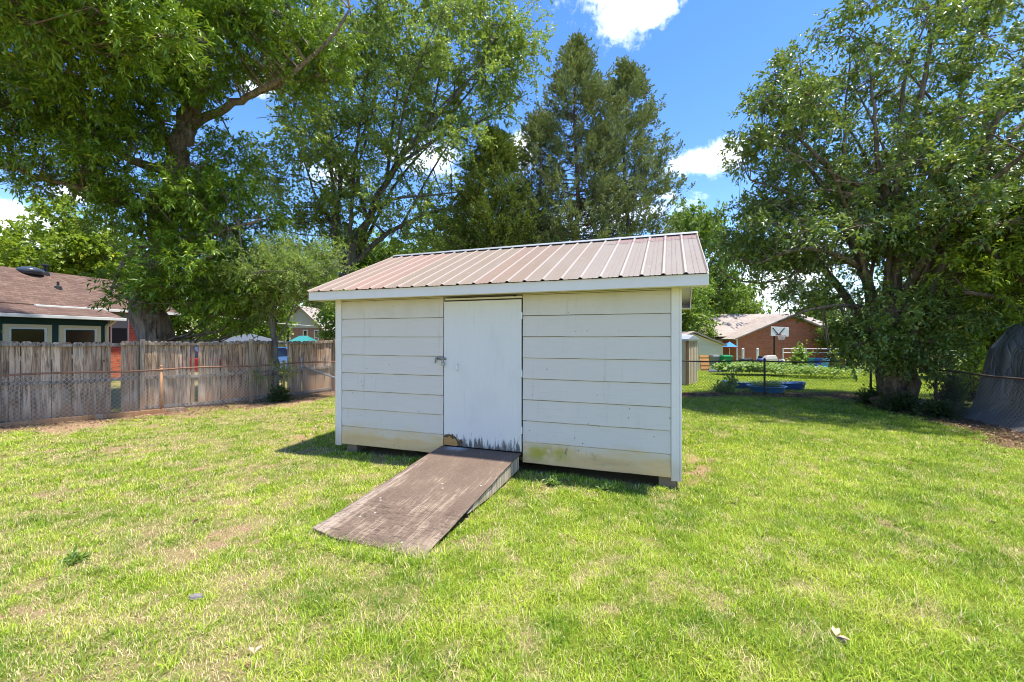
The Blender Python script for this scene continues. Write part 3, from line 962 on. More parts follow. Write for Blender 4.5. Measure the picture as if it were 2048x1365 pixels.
mb.build('soffit', M_WHITE, shed)
for xa_, xb_ in ((E0 + 0.023, -0.031), (SLEN + 0.031, E1 - 0.023)):
    mb = MB()
    for sg in (-1, 1):
        ye = YR + sg * 2.2
        mb.add([(xa_, YR, ZR - 0.05), (xb_, YR, ZR - 0.05), (xb_, ye, ZE - 0.03), (xa_, ye, ZE - 0.03)], [(0, 1, 2, 3)])
    mb.build('rake_soffit', M_WHITE, shed)
for x0 in (E0, E1 - 0.022):
    mb = MB()
    for sg in (-1, 1):
        ye = YR + sg * 2.25
        mb.prism([(x0, YR, ZR - 0.016), (x0, ye - sg * 0.024, ZE - 0.014 + 0.010), (x0, ye - sg * 0.024, ZE - 0.140), (x0, ye - sg * 0.32, ZE - 0.140), (x0, ye - sg * 0.32, ZE - 0.02), (x0, YR, ZR - 0.15)], (0.022, 0, 0))
    mb.build('rake_board', M_WHITE, shed)
for bx, by in ((0.12, 0.05), (0.12, 1.9), (0.12, 3.6), (2.5, 0.4), (2.5, 3.5), (SLEN - 0.23, 0.03), (SLEN - 0.34, 1.9), (SLEN - 0.34, 3.6)):
    mb = MB()
    mb.box((bx, by, -0.05), (bx + 0.20, by + 0.25, 0.1385))
    mb.build('foundation_block', M_BLOCK, shed, bevel=0.01)
mb = MB()
for by in (0.35, 1.9, 3.4):
    mb.box((0.05, by, 0.02), (SLEN - 0.05, by + 0.012, 0.136))
mb.build('floor_joist', M_DARK, shed)


def W(u, v, z):
    return Vector((SL.x + u * ca - v * sa, SL.y + u * sa + v * ca, z))


pl = thing('padlock', W(D0 + 0.01, -0.066, 1.40), 'small brass and steel padlock hanging from the hasp of the shed', 'padlock', SANG)
mb = MB()
mb.box((-0.024, -0.011, 0.0), (0.024, 0.011, 0.052))
mb.build('lock_body', plain('padlock_steel', (0.30, 0.34, 0.33), 0.4, 0.7), pl, bevel=0.005)
mb = MB()
mb.tube([(-0.015, 0, 0.05), (-0.015, 0, 0.088), (-0.008, 0, 0.102), (0.008, 0, 0.102), (0.015, 0, 0.088), (0.015, 0, 0.05)], 0.0045, 8)
mb.build('shackle', M_STEEL, pl, True)

# ------------------------------------------------------------------ the ramp
ramp = thing('plywood_ramp', (SL.x, SL.y, 0), 'weathered brown plywood ramp sloping from the shed door to the grass', 'ramp', SANG)
nu, nv = 60, 110
uu, vv = np.linspace(0, 1, nu), np.linspace(0, 1, nv)
U, Vv = np.meshgrid(uu, vv)
rag = -2.37 - 0.085 * U + 0.16 * (fbm(U * 4, U * 0, 0.9, 77, 3) - 0.5) + 0.03 * (vnoise(U * 14, U * 0, 1.0, 5) - 0.5)
yy = -0.032 + (rag + 0.032) * Vv
xx = 1.885 - 0.045 * Vv + (1.19 + 0.04 * Vv) * U + 0.012 * (vnoise(yy, yy * 0, 5, 3) - 0.5) + 0.05 * Vv * 0
zz = np.where(yy > -0.35, 0.262 - 0.028 * (-yy / 0.35), 0.234 - 0.205 * np.clip((-yy - 0.35) / 2.05, 0, 1.2)) + 0.010 * (fbm(xx * 1, yy * 1, 2.2, 8) - 0.5)
zz = np.maximum(zz + 0.02 * sm((Vv - 0.86) / 0.14) * (vnoise(xx, yy, 6, 4) - 0.4), 0.018)
top = np.stack([xx.ravel(), yy.ravel(), zz.ravel()], 1)
bot = top - np.array([0, 0, 0.017])
q = []
i = (np.arange(nv - 1)[:, None] * nu + np.arange(nu - 1)[None]).ravel()
q.append(np.stack([i + nu, i + nu + 1, i + 1, i], 1))
N_ = nu * nv
q.append(np.stack([i, i + 1, i + nu + 1, i + nu], 1) + N_)
e = np.arange(nv - 1) * nu
q.append(np.stack([e, e + N_, e + nu + N_, e + nu], 1))
e2 = e + nu - 1
q.append(np.stack([e2 + nu, e2 + nu + N_, e2 + N_, e2], 1))
e3 = np.arange(nu - 1)
q.append(np.stack([e3 + 1, e3 + 1 + N_, e3 + N_, e3], 1))
e4 = e3 + (nv - 1) * nu
q.append(np.stack([e4, e4 + N_, e4 + 1 + N_, e4 + 1], 1))
q = np.concatenate(q)
np_mesh('deck', np.concatenate([top, bot]), q.ravel(), np.arange(len(q)) * 4, M_PLY, ramp, smooth=False)
for x0 in (1.93, 3.030):
    mb = MB()
    mb.prism([(x0, -0.06, 0.05), (x0, -0.06, 0.232), (x0, -0.35, 0.210), (x0, -1.45, 0.095), (x0, -1.6, 0.05), (x0, -1.0, 0.02)], (0.030, 0, 0))
    mb.build('stringer', M_RAWWOOD, ramp)

# ------------------------------------------------------------------ fences
def poly_at(pts, s):
    for (a, b) in zip(pts[:-1], pts[1:]):
        a, b = Vector((*a, 0)), Vector((*b, 0))
        L = (b - a).length
        if s <= L:
            return a + (b - a) * (s / L), (b - a).normalized()
        s -= L
    return b, (b - a).normalized()


def plen(pts):
    return sum((Vector((*b, 0)) - Vector((*a, 0))).length for a, b in zip(pts[:-1], pts[1:]))


WF = [(-14.6, 5.6), (-10.75, 8.95), (-8.98, 10.45), (-7.37, 12.1), (-6.05, 14.55), (-5.3, 16.6)]
wf = thing('wooden_fence', (-8.98, 10.45, 0), 'weathered grey board privacy fence with dog ear tops and missing boards', 'fence')
OW = wf.location
random.seed(5)
for k, (a, b) in enumerate(zip(WF[:-1], WF[1:])):
    A, B = Vector((*a, 0)), Vector((*b, 0))
    d = (B - A).normalized()
    nrm = Vector((d.y, -d.x, 0))                # towards the yard
    L = (B - A).length
    mb = MB(OW)
    s = 0.03
    while s < L - 0.10:
        pwid = random.uniform(0.135, 0.165)
        p = A + d * s
        f = s / L
        sag = -0.035 * math.sin(math.pi * f)
        h0, h1 = 0.03 + random.uniform(-0.02, 0.02), 1.735 + sag + random.uniform(-0.008, 0.008)
        if k == 0:
            h1 -= 0.02
        px = CX + (p.x / p.y) * F
        skip = (216 < px < 230) or (546 < px < 566)
        if 376 < px < 390:
            pwid = 0.075
        tl = random.uniform(-0.010, 0.010)
        if not skip:
            c = 0.030
            wv = pwid
            prof = [(0, h0), (wv, h0), (wv + tl, h1 - c), (wv - c + tl, h1), (c + tl, h1), (tl, h1 - c)]
            yo = random.uniform(-0.006, 0.006)
            mb.prism([p + d * q_ + nrm * (yo - 0.022) + Vector((0, 0, h)) for q_, h in prof], nrm * 0.018)
        s += pwid + random.choice((0.004, 0.006, 0.010, 0.022)) + (0.055 if pwid < 0.1 else 0)
    mb.build('board_panel', M_PICKET, wf)
    for hz_ in ((1.665, 0.84, 0.12) if k > 1 else (1.665, 0.84)):
        mb = MB(OW)
        n = 8
        for j in range(n):
            t0, t1 = j / n, (j + 1) / n
            z0 = hz_ - 0.035 * math.sin(math.pi * t0)
            z1 = hz_ - 0.035 * math.sin(math.pi * t1)
            mb.beam(A + d * L * t0 + nrm * 0.024 + Vector((0, 0, z0)), A + d * L * t1 + nrm * 0.024 + Vector((0, 0, z1)), 0.040, 0.06 if hz_ > 1 else 0.075)
        mb.build('rail', M_RAIL, wf)
    mb = MB(OW)
    p = B + nrm * 0.055
    mb.prism([p + d * -0.05 + Vector((0, 0, -0.1)), p + d * 0.05 + Vector((0, 0, -0.1)), p + d * 0.05 + nrm * 0.09 + Vector((0, 0, -0.1)), p - d * 0.05 + nrm * 0.09 + Vector((0, 0, -0.1))], (0, 0, 1.86 if k else 1.88))
    mb.build('post', M_POST, wf, bevel=0.006)
ed = MB((-9.5, 9.6, 0))
EP = [(-13.4, 6.05), (-10.3, 8.62), (-8.05, 10.6)]
for a, b in zip(EP[:-1], EP[1:]):
    ed.beam((*a, 0.03), (*b, 0.035), 0.05, 0.12)
eo = ed.build('timber_edging', M_EDGE, bevel=0.006)
eo.location = (-9.5, 9.6, 0)
tag(eo, 'long low timber board lying along the foot of the board fence', 'edging board')


def chain_fence(name, label, pts, ph, htop, mpost, mrail, mwire, posts, s0=0.0, s1=None):
    A0 = Vector((*pts[0], 0))
    root = thing(name, A0, label, 'fence')
    L = s1 or plen(pts)
    # fabric: two families of diagonal wires
    V, loops = [], []
    cell = 0.095
    wr = 0.0026
    zb, zt = 0.03, htop - 0.02
    H = zt - zb
    mb = MB(A0)

    def P(s, z, off):
        p, d = poly_at(pts, min(max(s, 0), plen(pts) - 1e-4))
        g_ = float(gz(p.x, p.y))
        return Vector((p.x + d.y * off, p.y - d.x * off, z + g_)) - A0
    s = s0 - H
    fs = []
    vs_ = []
    while s < L:
        for sg in (1, -1):
            sa_, za, sb_, zb_ = (s, zb, s + H, zt) if sg > 0 else (s, zt, s + H, zb)
            if sa_ < s0:
                t = (s0 - sa_) / H
                za = za + (zb_ - za) * t
                sa_ = s0
            if sb_ > L:
                t = (sb_ - L) / H
                zb_ = zb_ + (za - zb_) * t
                sb_ = L
            if sb_ - sa_ < 0.02:
                continue
            nseg = max(1, int((sb_ - sa_) / 0.25))
            prev = None
            for j in range(nseg + 1):
                t = j / nseg
                c = P(sa_ + (sb_ - sa_) * t, za + (zb_ - za) * t, 0.004 * sg)
                k = len(vs_)
                vs_ += [c + Vector((0, 0, wr)), c + Vector((0, 0, -wr)) + Vector((wr, 0, 0)), c + Vector((0, 0, -wr)) - Vector((wr, 0, 0))]
                if prev is not None:
                    for q_ in range(3):
                        fs.append((prev + q_, prev + (q_ + 1) % 3, k + (q_ + 1) % 3, k + q_))
                prev = k
        s += cell
    me = bpy.data.meshes.new('wire_mesh')
    me.from_pydata([tuple(v) for v in vs_], [], fs)
    link_mesh('wire_mesh', me, mwire, root)
    mb = MB()
    n = int((L - s0) / 0.5)
    mb.tube([P(s0 + (L - s0) * j / n, htop + 0.012 * math.sin(j * 1.3), 0) for j in range(n + 1)], 0.021, 8)
    mb.build('top_rail', mrail, root, True)
    for sp_ in posts:
        mb = MB()
        mb.tube([P(sp_, -0.1, -0.03), P(sp_, htop + 0.06, -0.03)], 0.030, 10)
        mb.lathe(P(sp_, htop + 0.06, -0.03), [(0.034, 0.0), (0.034, 0.02), (0.015, 0.045)], 10)
        mb.build('post', mpost, root, True)
    return root


def s_at(pts, k):
    return plen(pts[:k + 1])


chain_fence('chain_link_fence', 'rusty low wire mesh fence standing in front of the grey board fence', LF, 3, 1.04, M_RUSTO, M_RUST, M_WIRE,
            [s_at(LF, 1) - 2.6, s_at(LF, 2), s_at(LF, 3), s_at(LF, 4) + 0.6])
chain_fence('chain_link_fence', 'dark low wire mesh fence running from behind the shed past the right hand tree', RF, 3, 1.05, M_DKPIPE, M_DKPIPE, M_WIRED,
            [s_at(RF, 1), s_at(RF, 2), s_at(RF, 3), s_at(RF, 3) + 0.25, s_at(RF, 5) - 0.3, s_at(RF, 7)])
mb = MB(at(640, 760, 12.6))
mb.tube([at(606, 734, 12.7), at(682, 760, 12.0), at(760, 800, 11.4)], 0.022, 10)
mb.tube([at(606, 734, 12.7) + Vector((0.0, 0, 0.03)), at(606, 734, 12.7) + Vector((-0.01, 0, -0.03))], 0.026, 8)
o = mb.build('metal_pipe', M_GALV, None, True)
o.location = at(640, 760, 12.6)
tag(o, 'bare grey metal pipe leaning down from the wire fence beside the shed', 'pipe')


# ------------------------------------------------------------------ trees
def rand_unit(n):
    v = RNG.normal(size=(n, 3))
    return v / np.linalg.norm(v, axis=1)[:, None]


def leaf_mesh(name, P, D, N, L, Wd, mat, parent, rnd, origin, curl=0.12):
    """one folded diamond leaf per row: base P, direction D, normal N, length L, width W"""
    n = len(P)
    S = np.cross(D, N)
    S /= np.linalg.norm(S, axis=1)[:, None] + 1e-9
    N2 = np.cross(S, D)
    V = np.zeros((n, 4, 3))
    V[:, 0] = P
    V[:, 1] = P + D * (L * 0.45)[:, None] + S * (Wd * 0.5)[:, None] + N2 * (Wd * 0.18)[:, None]
    V[:, 2] = P + D * L[:, None] - N2 * (L * curl)[:, None]
    V[:, 3] = P + D * (L * 0.45)[:, None] - S * (Wd * 0.5)[:, None] + N2 * (Wd * 0.18)[:, None]
    V -= np.array(origin)
    b = (np.arange(n) * 4)[:, None]
    loops = (b + np.array([0, 1, 2, 0, 2, 3])[None]).ravel()
    starts = np.arange(2 * n) * 3
    return np_mesh(name, V.reshape(-1, 3), loops, starts, mat, parent, fattr={'rnd': np.repeat(rnd, 2)})


def smooth_path(pts, m=5):
    """Catmull-Rom through (x,y,z,r) points"""
    P = np.array(pts, float)
    P = np.concatenate([[2 * P[0] - P[1]], P, [2 * P[-1] - P[-2]]])
    out = []
    for i in range(1, len(P) - 2):
        for t in np.arange(m) / m:
            a, b, c, d = P[i - 1], P[i], P[i + 1], P[i + 2]
            out.append(0.5 * (2 * b + (c - a) * t + (2 * a - 5 * b + 4 * c - d) * t * t + (3 * b - a - 3 * c + d) * t ** 3))
    out.append(P[-2])
    out = np.array(out)
    out[:, 3] = np.maximum(out[:, 3], 0.006)
    return out


def px_in(P, boxes):
    """which points sit inside any of the given sight-line windows (used to keep limbs bare)"""
    u, v = CX + P[:, 0] / P[:, 1] * F, HY - (P[:, 2] - HC) / P[:, 1] * F
    k = np.zeros(len(P), bool)
    for x0, y0, x1, y1 in boxes:
        k |= (u > x0) & (u < x1) & (v > y0) & (v < y1)
    return k


def build_tree(name, label, base, limbs, env, nclump, cr, leaf, lmat, bmat, subs=9, twigs=6, per=14, leafsz=(0.13, 0.04),
               twl=0.45, droop=0.25, bare=(), group=None, cat='tree', gap=0.0, up=0.35, seed=1, branch_r=0.035, tilt=0.8, flat=0.75, shell=None, nshell=0, stems=0):
    global RNG
    RNG = np.random.default_rng(seed)
    random.seed(seed)
    base = Vector(base)
    root = thing(name, base, label, cat, group=group)
    mb = MB(base)
    nodes = []

    def shell_pt(lo):
        while True:
            v = rand_unit(1)[0]
            if v[2] < -0.35 or (v[1] < -0.2 and RNG.uniform() < 0.45):
                continue
            e, sc_ = shell, shell[2] / F
            return np.array(at(e[0], e[1], e[2])) + v * RNG.uniform(lo, 1.0) * np.array([e[3] * sc_, e[5], e[4] * sc_])
    extra = []
    for k in range(stems):
        a = limbs[int(RNG.integers(0, 3))]
        i_ = int(RNG.integers(2, max(3, min(6, len(a) - 1))))
        f_ = RNG.uniform()
        a = tuple(p * (1 - f_) + q * f_ for p, q in zip(a[i_ - 1], a[i_]))
        p0, p1 = np.array(at(*a[:3])), shell_pt(0.85)
        out = (p1 - p0) * np.array([1, 1, .6])
        m1 = p0 + (p1 - p0) * 0.35 + np.array([0, 0, .12 * np.linalg.norm(p1 - p0)]) + RNG.normal(0, .12, 3)
        m2 = p0 + (p1 - p0) * 0.70 + np.array([0, 0, .10 * np.linalg.norm(p1 - p0)]) + RNG.normal(0, .12, 3)
        r0 = a[3] * RNG.uniform(.35, .6)
        extra.append(smooth_path([(*p0, r0), (*m1, r0 * .7), (*m2, r0 * .45), (*p1, .012)], 5))
    for sp_ in extra:
        mb.tube([tuple(p[:3]) for p in sp_], [float(p[3]) for p in sp_], 7, jit=0.06)
        nodes.append(sp_)
    for lm in limbs:
        sp_ = smooth_path([(*at(px, py, D), r) for px, py, D, r in lm], 5)
        sp_[1:-1, :3] += RNG.normal(0, 0.25, (len(sp_) - 2, 3)) * sp_[1:-1, 3:4]
        mb.tube([tuple(p[:3]) for p in sp_], [float(p[3]) for p in sp_], 10 if sp_[0, 3] > 0.1 else 7, jit=0.06)
        nodes.append(sp_)
    nodes = np.concatenate(nodes)
    # clump centres inside the crown envelopes
    wts = np.array([e[3] * e[4] * e[5] * (e[6] if len(e) > 6 else 1) for e in env], float)
    pick = RNG.choice(len(env), nclump, p=wts / wts.sum())
    C = []
    for k in pick:
        e = env[k]
        v = rand_unit(1)[0] * RNG.uniform(0.25, 1.0) ** 0.5
        sc_ = e[2] / F
        C.append(np.array(at(e[0], e[1], e[2])) + v * np.array([e[3] * sc_, e[5], e[4] * sc_]))
    C += [shell_pt(shell[6]) for _ in range(nshell)]
    C = np.array(C)
    C = C[C[:, 2] > 0.7]
    PT, DT = [], []
    for c in C:
        d = np.linalg.norm((nodes[:, :3] - c) * np.array([1, 1, 0.8]), axis=1) + np.maximum(0, nodes[:, 2] - c[2]) * 0.8
        j = int(np.argmin(d))
        a = nodes[j]
        v = c - a[:3]
        ln = np.linalg.norm(v)
        mid = a[:3] + v * 0.5 + np.array([0, 0, -0.10 * ln]) + RNG.normal(0, 0.06 * ln, 3)
        r0 = min(branch_r * (0.5 + 0.35 * ln), a[3] * 0.8)
        mb.tube([tuple(a[:3]), tuple(mid), tuple(c)], [r0, r0 * 0.6, r0 * 0.25], 5, caps=False)
        rad = RNG.uniform(*cr)
        q_ = rand_unit(subs) * (RNG.uniform(0.3, 1, (subs, 1)) ** 0.6) * rad * np.array([1.15, 1.15, flat])
        for s_ in q_:
            st = c + s_ * 0.08
            en = c + s_
            mb.tube([tuple(st), tuple(en)], [0.010, 0.004], 3, caps=False)
            out = s_ / (np.linalg.norm(s_) + 1e-6)
            tp = en + RNG.normal(0, 0.16 * rad, (twigs, 3))
            td = out * 0.7 + rand_unit(twigs) * 0.9 + np.array([0, 0, up - 0.25])
            td /= np.linalg.norm(td, axis=1)[:, None]
            PT.append(tp)
            DT.append(td)
    mb.build('trunk', bmat, root, True)
    PT, DT = np.concatenate(PT), np.concatenate(DT)
    if len(bare):
        kp = ~px_in(PT, bare)
        PT, DT = PT[kp], DT[kp]
    if gap:
        kp = RNG.uniform(0, 1, len(PT)) > gap
        PT, DT = PT[kp], DT[kp]
    n = len(PT) * per
    T = np.tile(np.linspace(0.1, 1, per), len(PT))
    bp, bd = np.repeat(PT, per, 0), np.repeat(DT, per, 0)
    ll = twl * np.repeat(RNG.uniform(0.6, 1.3, len(PT)), per)
    P = bp + bd * (T * ll)[:, None] - np.array([0, 0, 1])[None] * (droop * ll * T * T)[:, None] + RNG.normal(0, 0.012, (n, 3))
    D = bd * 0.75 + rand_unit(n) * 0.75 - np.array([0, 0, droop * 0.9])[None]
    D /= np.linalg.norm(D, axis=1)[:, None]
    Nn = rand_unit(n) * tilt + np.array([0.12, -0.05, 0.8])
    L = leafsz[0] * RNG.uniform(0.65, 1.25, n)
    Wd = leafsz[1] * RNG.uniform(0.7, 1.25, n)
    tw = np.repeat(RNG.uniform(-0.22, 0.22, len(PT)), per)
    rnd = np.clip(RNG.normal(0.45, 0.2, n) + tw, 0, 1)
    keep = P[:, 2] > 0.05
    leaf_mesh('crown', P[keep], D[keep], Nn[keep], L[keep], Wd[keep], lmat, root, rnd[keep], base)
    return root


def ground_px(D):
    return HY + F * HC / D


# big oak, left, behind the fence
oakD = 13.2
build_tree('oak_tree', 'huge oak with a thick leaning trunk and narrow leaves above the board fence', (gx(302, oakD), oakD, 0),
           [[(302, ground_px(oakD) + 6, oakD, .56), (302, 740, oakD, .50), (302, 640, oakD, .475), (314, 540, oakD, .42), (334, 430, oakD, .36), (352, 330, oakD, .315), (372, 250, oakD, .275), (398, 170, oakD + .1, .22), (412, 90, oakD + .2, .19), (440, 0, oakD + .3, .15), (470, -130, oakD + .3, .09), (480, -300, oakD, .04)],
            [(368, 262, oakD, .16), (450, 216, oakD - .2, .115), (520, 182, oakD - .4, .095), (580, 150, oakD - .6, .075), (660, 80, oakD - .6, .05), (700, 20, oakD - .6, .03)],
            [(520, 184, oakD - .4, .08), (600, 160, oakD, .06), (690, 140, oakD + .4, .03)],
            [(348, 350, oakD, .17), (260, 320, oakD - .7, .11), (130, 238, oakD - 1.5, .07), (10, 215, oakD - 2, .04)],
            [(336, 430, oakD, .14), (240, 402, oakD - .6, .09), (150, 375, oakD - 1.2, .06), (60, 350, oakD - 1.6, .03)],
            [(400, 165, oakD, .16), (280, 100, oakD - 2, .11), (150, 60, oakD - 3.5, .07), (20, 40, oakD - 4.6, .04)],
            [(412, 100, oakD, .14), (300, -20, oakD - 1, .10), (150, -110, oakD - 2, .05)],
            [(322, 500, oakD, .12), (420, 470, oakD - .8, .07), (520, 440, oakD - 1.4, .03)],
            [(328, 470, oakD, .10), (250, 520, oakD - .8, .06), (220, 590, oakD - 1.2, .03)],
            [(420, 80, oakD, .12), (540, -10, oakD + 1, .08), (640, -80, oakD + 1.6, .04)]],
           [(190, 140, 11.5, 250, 130, 2.6), (60, 270, 11.8, 120, 110, 2.0), (430, 70, 13, 200, 130, 2.6), (250, 330, 12.6, 180, 100, 2.2, .9), (580, 100, 13, 130, 110, 1.8),
            (400, 430, 12.6, 130, 100, 1.8, 1.3), (430, 540, 12.6, 125, 90, 1.6, 1.3), (300, 450, 13.4, 110, 110, 1.8), (430, 330, 13.2, 90, 80, 1.5), (330, 560, 12.2, 70, 45, 1.0), (470, 620, 13, 80, 55, 1.0), (250, 570, 12.2, 45, 70, .8), (360, 640, 12.6, 70, 30, .8),
            (120, 20, 9.0, 230, 110, 1.4, 1.1), (300, -170, 12.5, 420, 150, 3.5, .22)],
           470, (0.35, 0.72), None, L_OAK, M_OAKBARK, subs=8, twigs=5, per=12, leafsz=(0.155, 0.046), twl=0.36, droop=0.12, gap=0.12, flat=0.42, tilt=0.55,
           bare=[(335, 205, 405, 335), (388, 60, 432, 150), (264, 600, 340, 690), (334, 580, 362, 690), (392, 652, 530, 690), (560, 605, 660, 700), (470, 165, 560, 200), (0, 395, 170, 800)], seed=3, branch_r=0.03)

mapD = 20.0
build_tree('maple_tree', 'open light green tree with several slanting grey stems behind the shed roof', (gx(690, mapD), mapD, float(gz(-7, 20))),
           [[(690, ground_px(mapD) + 6, mapD, 0.286), (688, 640, mapD, 0.245), (694, 530, mapD, 0.204), (735, 440, mapD, 0.163), (795, 330, mapD, 0.116), (860, 250, mapD - .5, 0.082), (940, 160, mapD - 1, 0.048), (1000, 60, mapD - 1, 0.024)],
            [(690, 560, mapD, 0.163), (668, 470, mapD, 0.136), (680, 360, mapD - .4, 0.102), (668, 300, mapD - .6, 0.082), (622, 225, mapD - .8, 0.054), (608, 140, mapD - 1, 0.027)],
            [(694, 540, mapD, 0.136), (765, 475, mapD + .4, 0.109), (850, 430, mapD + .6, 0.082), (930, 410, mapD + .8, 0.048), (1020, 390, mapD + 1, 0.020)],
            [(745, 425, mapD, 0.095), (790, 398, mapD - .8, 0.068), (870, 390, mapD - 1.2, 0.041), (950, 380, mapD - 1.4, 0.020)],
            [(795, 330, mapD, 0.088), (880, 275, mapD - .2, 0.068), (960, 243, mapD - .4, 0.048), (1050, 190, mapD - .6, 0.020)],
            [(775, 360, mapD, 0.082), (785, 250, mapD + .3, 0.061), (798, 160, mapD + .5, 0.041), (815, 60, mapD + .6, 0.020)],
            [(735, 440, mapD, 0.095), (716, 345, mapD + .6, 0.068), (738, 260, mapD + .8, 0.048), (755, 170, mapD + 1, 0.027)],
            [(668, 450, mapD, 0.068), (630, 390, mapD + .6, 0.054), (600, 300, mapD + .8, 0.034), (570, 240, mapD + 1, 0.020)],
            [(860, 250, mapD - .5, 0.061), (880, 150, mapD - .6, 0.041), (900, 40, mapD - .6, 0.020)],
            [(830, 290, mapD, 0.061), (900, 230, mapD + .6, 0.048), (980, 130, mapD + 1, 0.027), (1040, 40, mapD + 1.2, 0.014)]],
           [(840, 110, mapD, 230, 130, 3.2), (700, 200, mapD, 160, 150, 3.0), (960, 150, mapD, 120, 150, 2.6), (900, 320, mapD, 130, 110, 2.6, .8), (640, 400, mapD, 100, 110, 2.4, .8), (830, 450, mapD, 150, 70, 2.6), (720, 330, mapD, 120, 110, 2.6, .6), (1010, 60, mapD, 80, 110, 2.0), (800, -110, mapD, 260, 110, 3.4, .3), (590, 370, mapD, 80, 110, 2.0, 1.2), (640, 470, mapD, 90, 50, 2.0, 1.5)],
           290, (0.4, 0.85), None, L_MAPLE, M_GREYBARK, subs=9, twigs=6, per=9, leafsz=(0.14, 0.09), twl=0.5, droop=0.2, gap=0.38, seed=12, flat=0.6, shell=(800, 250, mapD, 300, 300, 4.5, .75), nshell=60, stems=16, branch_r=0.03,
           bare=[(1095, -50, 1300, 800)])

rtD = 11.1
build_tree('evergreen_tree', 'broad many stemmed glossy leaved tree over the corner of the dark wire fence', (gx(1790, rtD), rtD, 0),
           [[(1792, ground_px(rtD) + 6, rtD, .36), (1788, 770, rtD, .28), (1790, 700, rtD, .24), (1790, 560, rtD, .16), (1792, 440, rtD, .13), (1805, 330, rtD, .10), (1832, 240, rtD, .07), (1852, 150, rtD, .05), (1860, 50, rtD, .03)],
            [(1772, 812, rtD + .3, .20), (1766, 720, rtD + .3, .16), (1748, 640, rtD + .2, .14), (1735, 560, rtD, .12), (1712, 480, rtD, .10), (1700, 400, rtD, .08), (1650, 330, rtD - .2, .055), (1600, 280, rtD - .3, .03)],
            [(1812, 822, rtD, .19), (1824, 690, rtD + .2, .16), (1842, 560, rtD + .2, .14), (1862, 450, rtD + .2, .13), (1900, 365, rtD + .2, .11), (1965, 270, rtD + .2, .08), (2040, 200, rtD + .2, .05)],
            [(1862, 450, rtD, .10), (1945, 392, rtD, .09), (2048, 342, rtD, .07), (2150, 290, rtD, .04)],
            [(1735, 545, rtD, .08), (1665, 508, rtD - .4, .065), (1590, 500, rtD - .8, .045), (1525, 525, rtD - 1, .025)],
            [(1848, 600, rtD, .09), (1930, 590, rtD - .6, .065), (2048, 588, rtD - 1, .045), (2120, 580, rtD - 1, .03)],
            [(1700, 420, rtD, .06), (1690, 330, rtD + .5, .05), (1690, 230, rtD + .7, .03), (1700, 130, rtD + .8, .02)],
            [(1792, 440, rtD, .08), (1760, 340, rtD - .6, .06), (1750, 240, rtD - .8, .04), (1740, 140, rtD - .8, .02)],
            [(1900, 365, rtD, .08), (1905, 260, rtD + .6, .06), (1930, 150, rtD + .8, .04), (1950, 50, rtD + .8, .02)],
            [(1745, 620, rtD, .06), (1690, 610, rtD - .6, .045), (1620, 620, rtD - 1, .03), (1555, 645, rtD - 1.2, .015)],
            [(1712, 480, rtD, .06), (1640, 420, rtD + .2, .05), (1560, 380, rtD + .3, .035), (1500, 360, rtD + .3, .02)],
            [(1650, 510, rtD - .4, .04), (1560, 560, rtD, .03), (1470, 560, rtD + .2, .02), (1420, 520, rtD + .3, .012)]],
           [(1700, 440, rtD, 150, 110, 1.9), (1860, 380, rtD, 200, 150, 2.0, .6), (1600, 555, rtD, 120, 50, 1.4, .9), (1680, 610, rtD - .4, 100, 50, 1.3), (1690, 690, rtD - .7, 60, 45, .7, 3), (1790, 640, rtD - .5, 110, 70, .9, 2.2),
            (1470, 520, rtD + .2, 65, 60, 1.1, 1.2), (1775, 725, rtD - .5, 80, 45, .5, 4), (1950, 580, rtD - .3, 110, 80, 1.4), (1890, 690, rtD - .2, 60, 45, .6, 3), (1540, 640, rtD - 1, 40, 20, .35)],
           210, (0.28, 0.52), None, L_RIGHT, M_RTBARK, subs=9, twigs=5, per=7, leafsz=(0.115, 0.052), twl=0.24, droop=0.15, seed=21, branch_r=0.02, flat=0.7,
           shell=(1855, 400, rtD, 395, 425, 3.4, .70), nshell=320, gap=0.22, stems=34, tilt=0.6,
           bare=[(1330, 0, 1395, 800), (1395, 0, 1445, 400), (1440, 698, 1680, 800), (1590, 640, 1640, 700), (1528, 650, 1575, 700)])

build_tree('yellow_green_tree', 'low branched yellow green tree hanging in from the right edge over the tarp', (11.9, 9.6, 0),
           [[(2090, ground_px(9.6) + 4, 9.6, .2), (2085, 700, 9.6, .17), (2075, 560, 9.6, .12), (2060, 450, 9.5, .08), (2040, 380, 9.4, .04)],
            [(2080, 640, 9.6, .09), (2000, 600, 9.4, .06), (1930, 585, 9.2, .04)], [(2078, 590, 9.6, .09), (2010, 530, 9.3, .05), (1960, 480, 9.2, .03)],
            [(2090, 640, 9.6, .1), (2190, 520, 9.3, .06), (2260, 420, 9.2, .03)]],
           [(2000, 450, 9.4, 90, 60, 1.0), (1970, 540, 9.3, 90, 60, 1.0), (2060, 550, 9.2, 80, 110, 1.1), (2050, 420, 9.4, 90, 50, 1.0), (2170, 470, 9.2, 120, 110, 1.3)],
           60, (0.35, 0.6), None, L_YEL, M_DKBARK, subs=8, twigs=5, per=8, leafsz=(0.12, 0.045), twl=0.35, droop=0.4, seed=31)

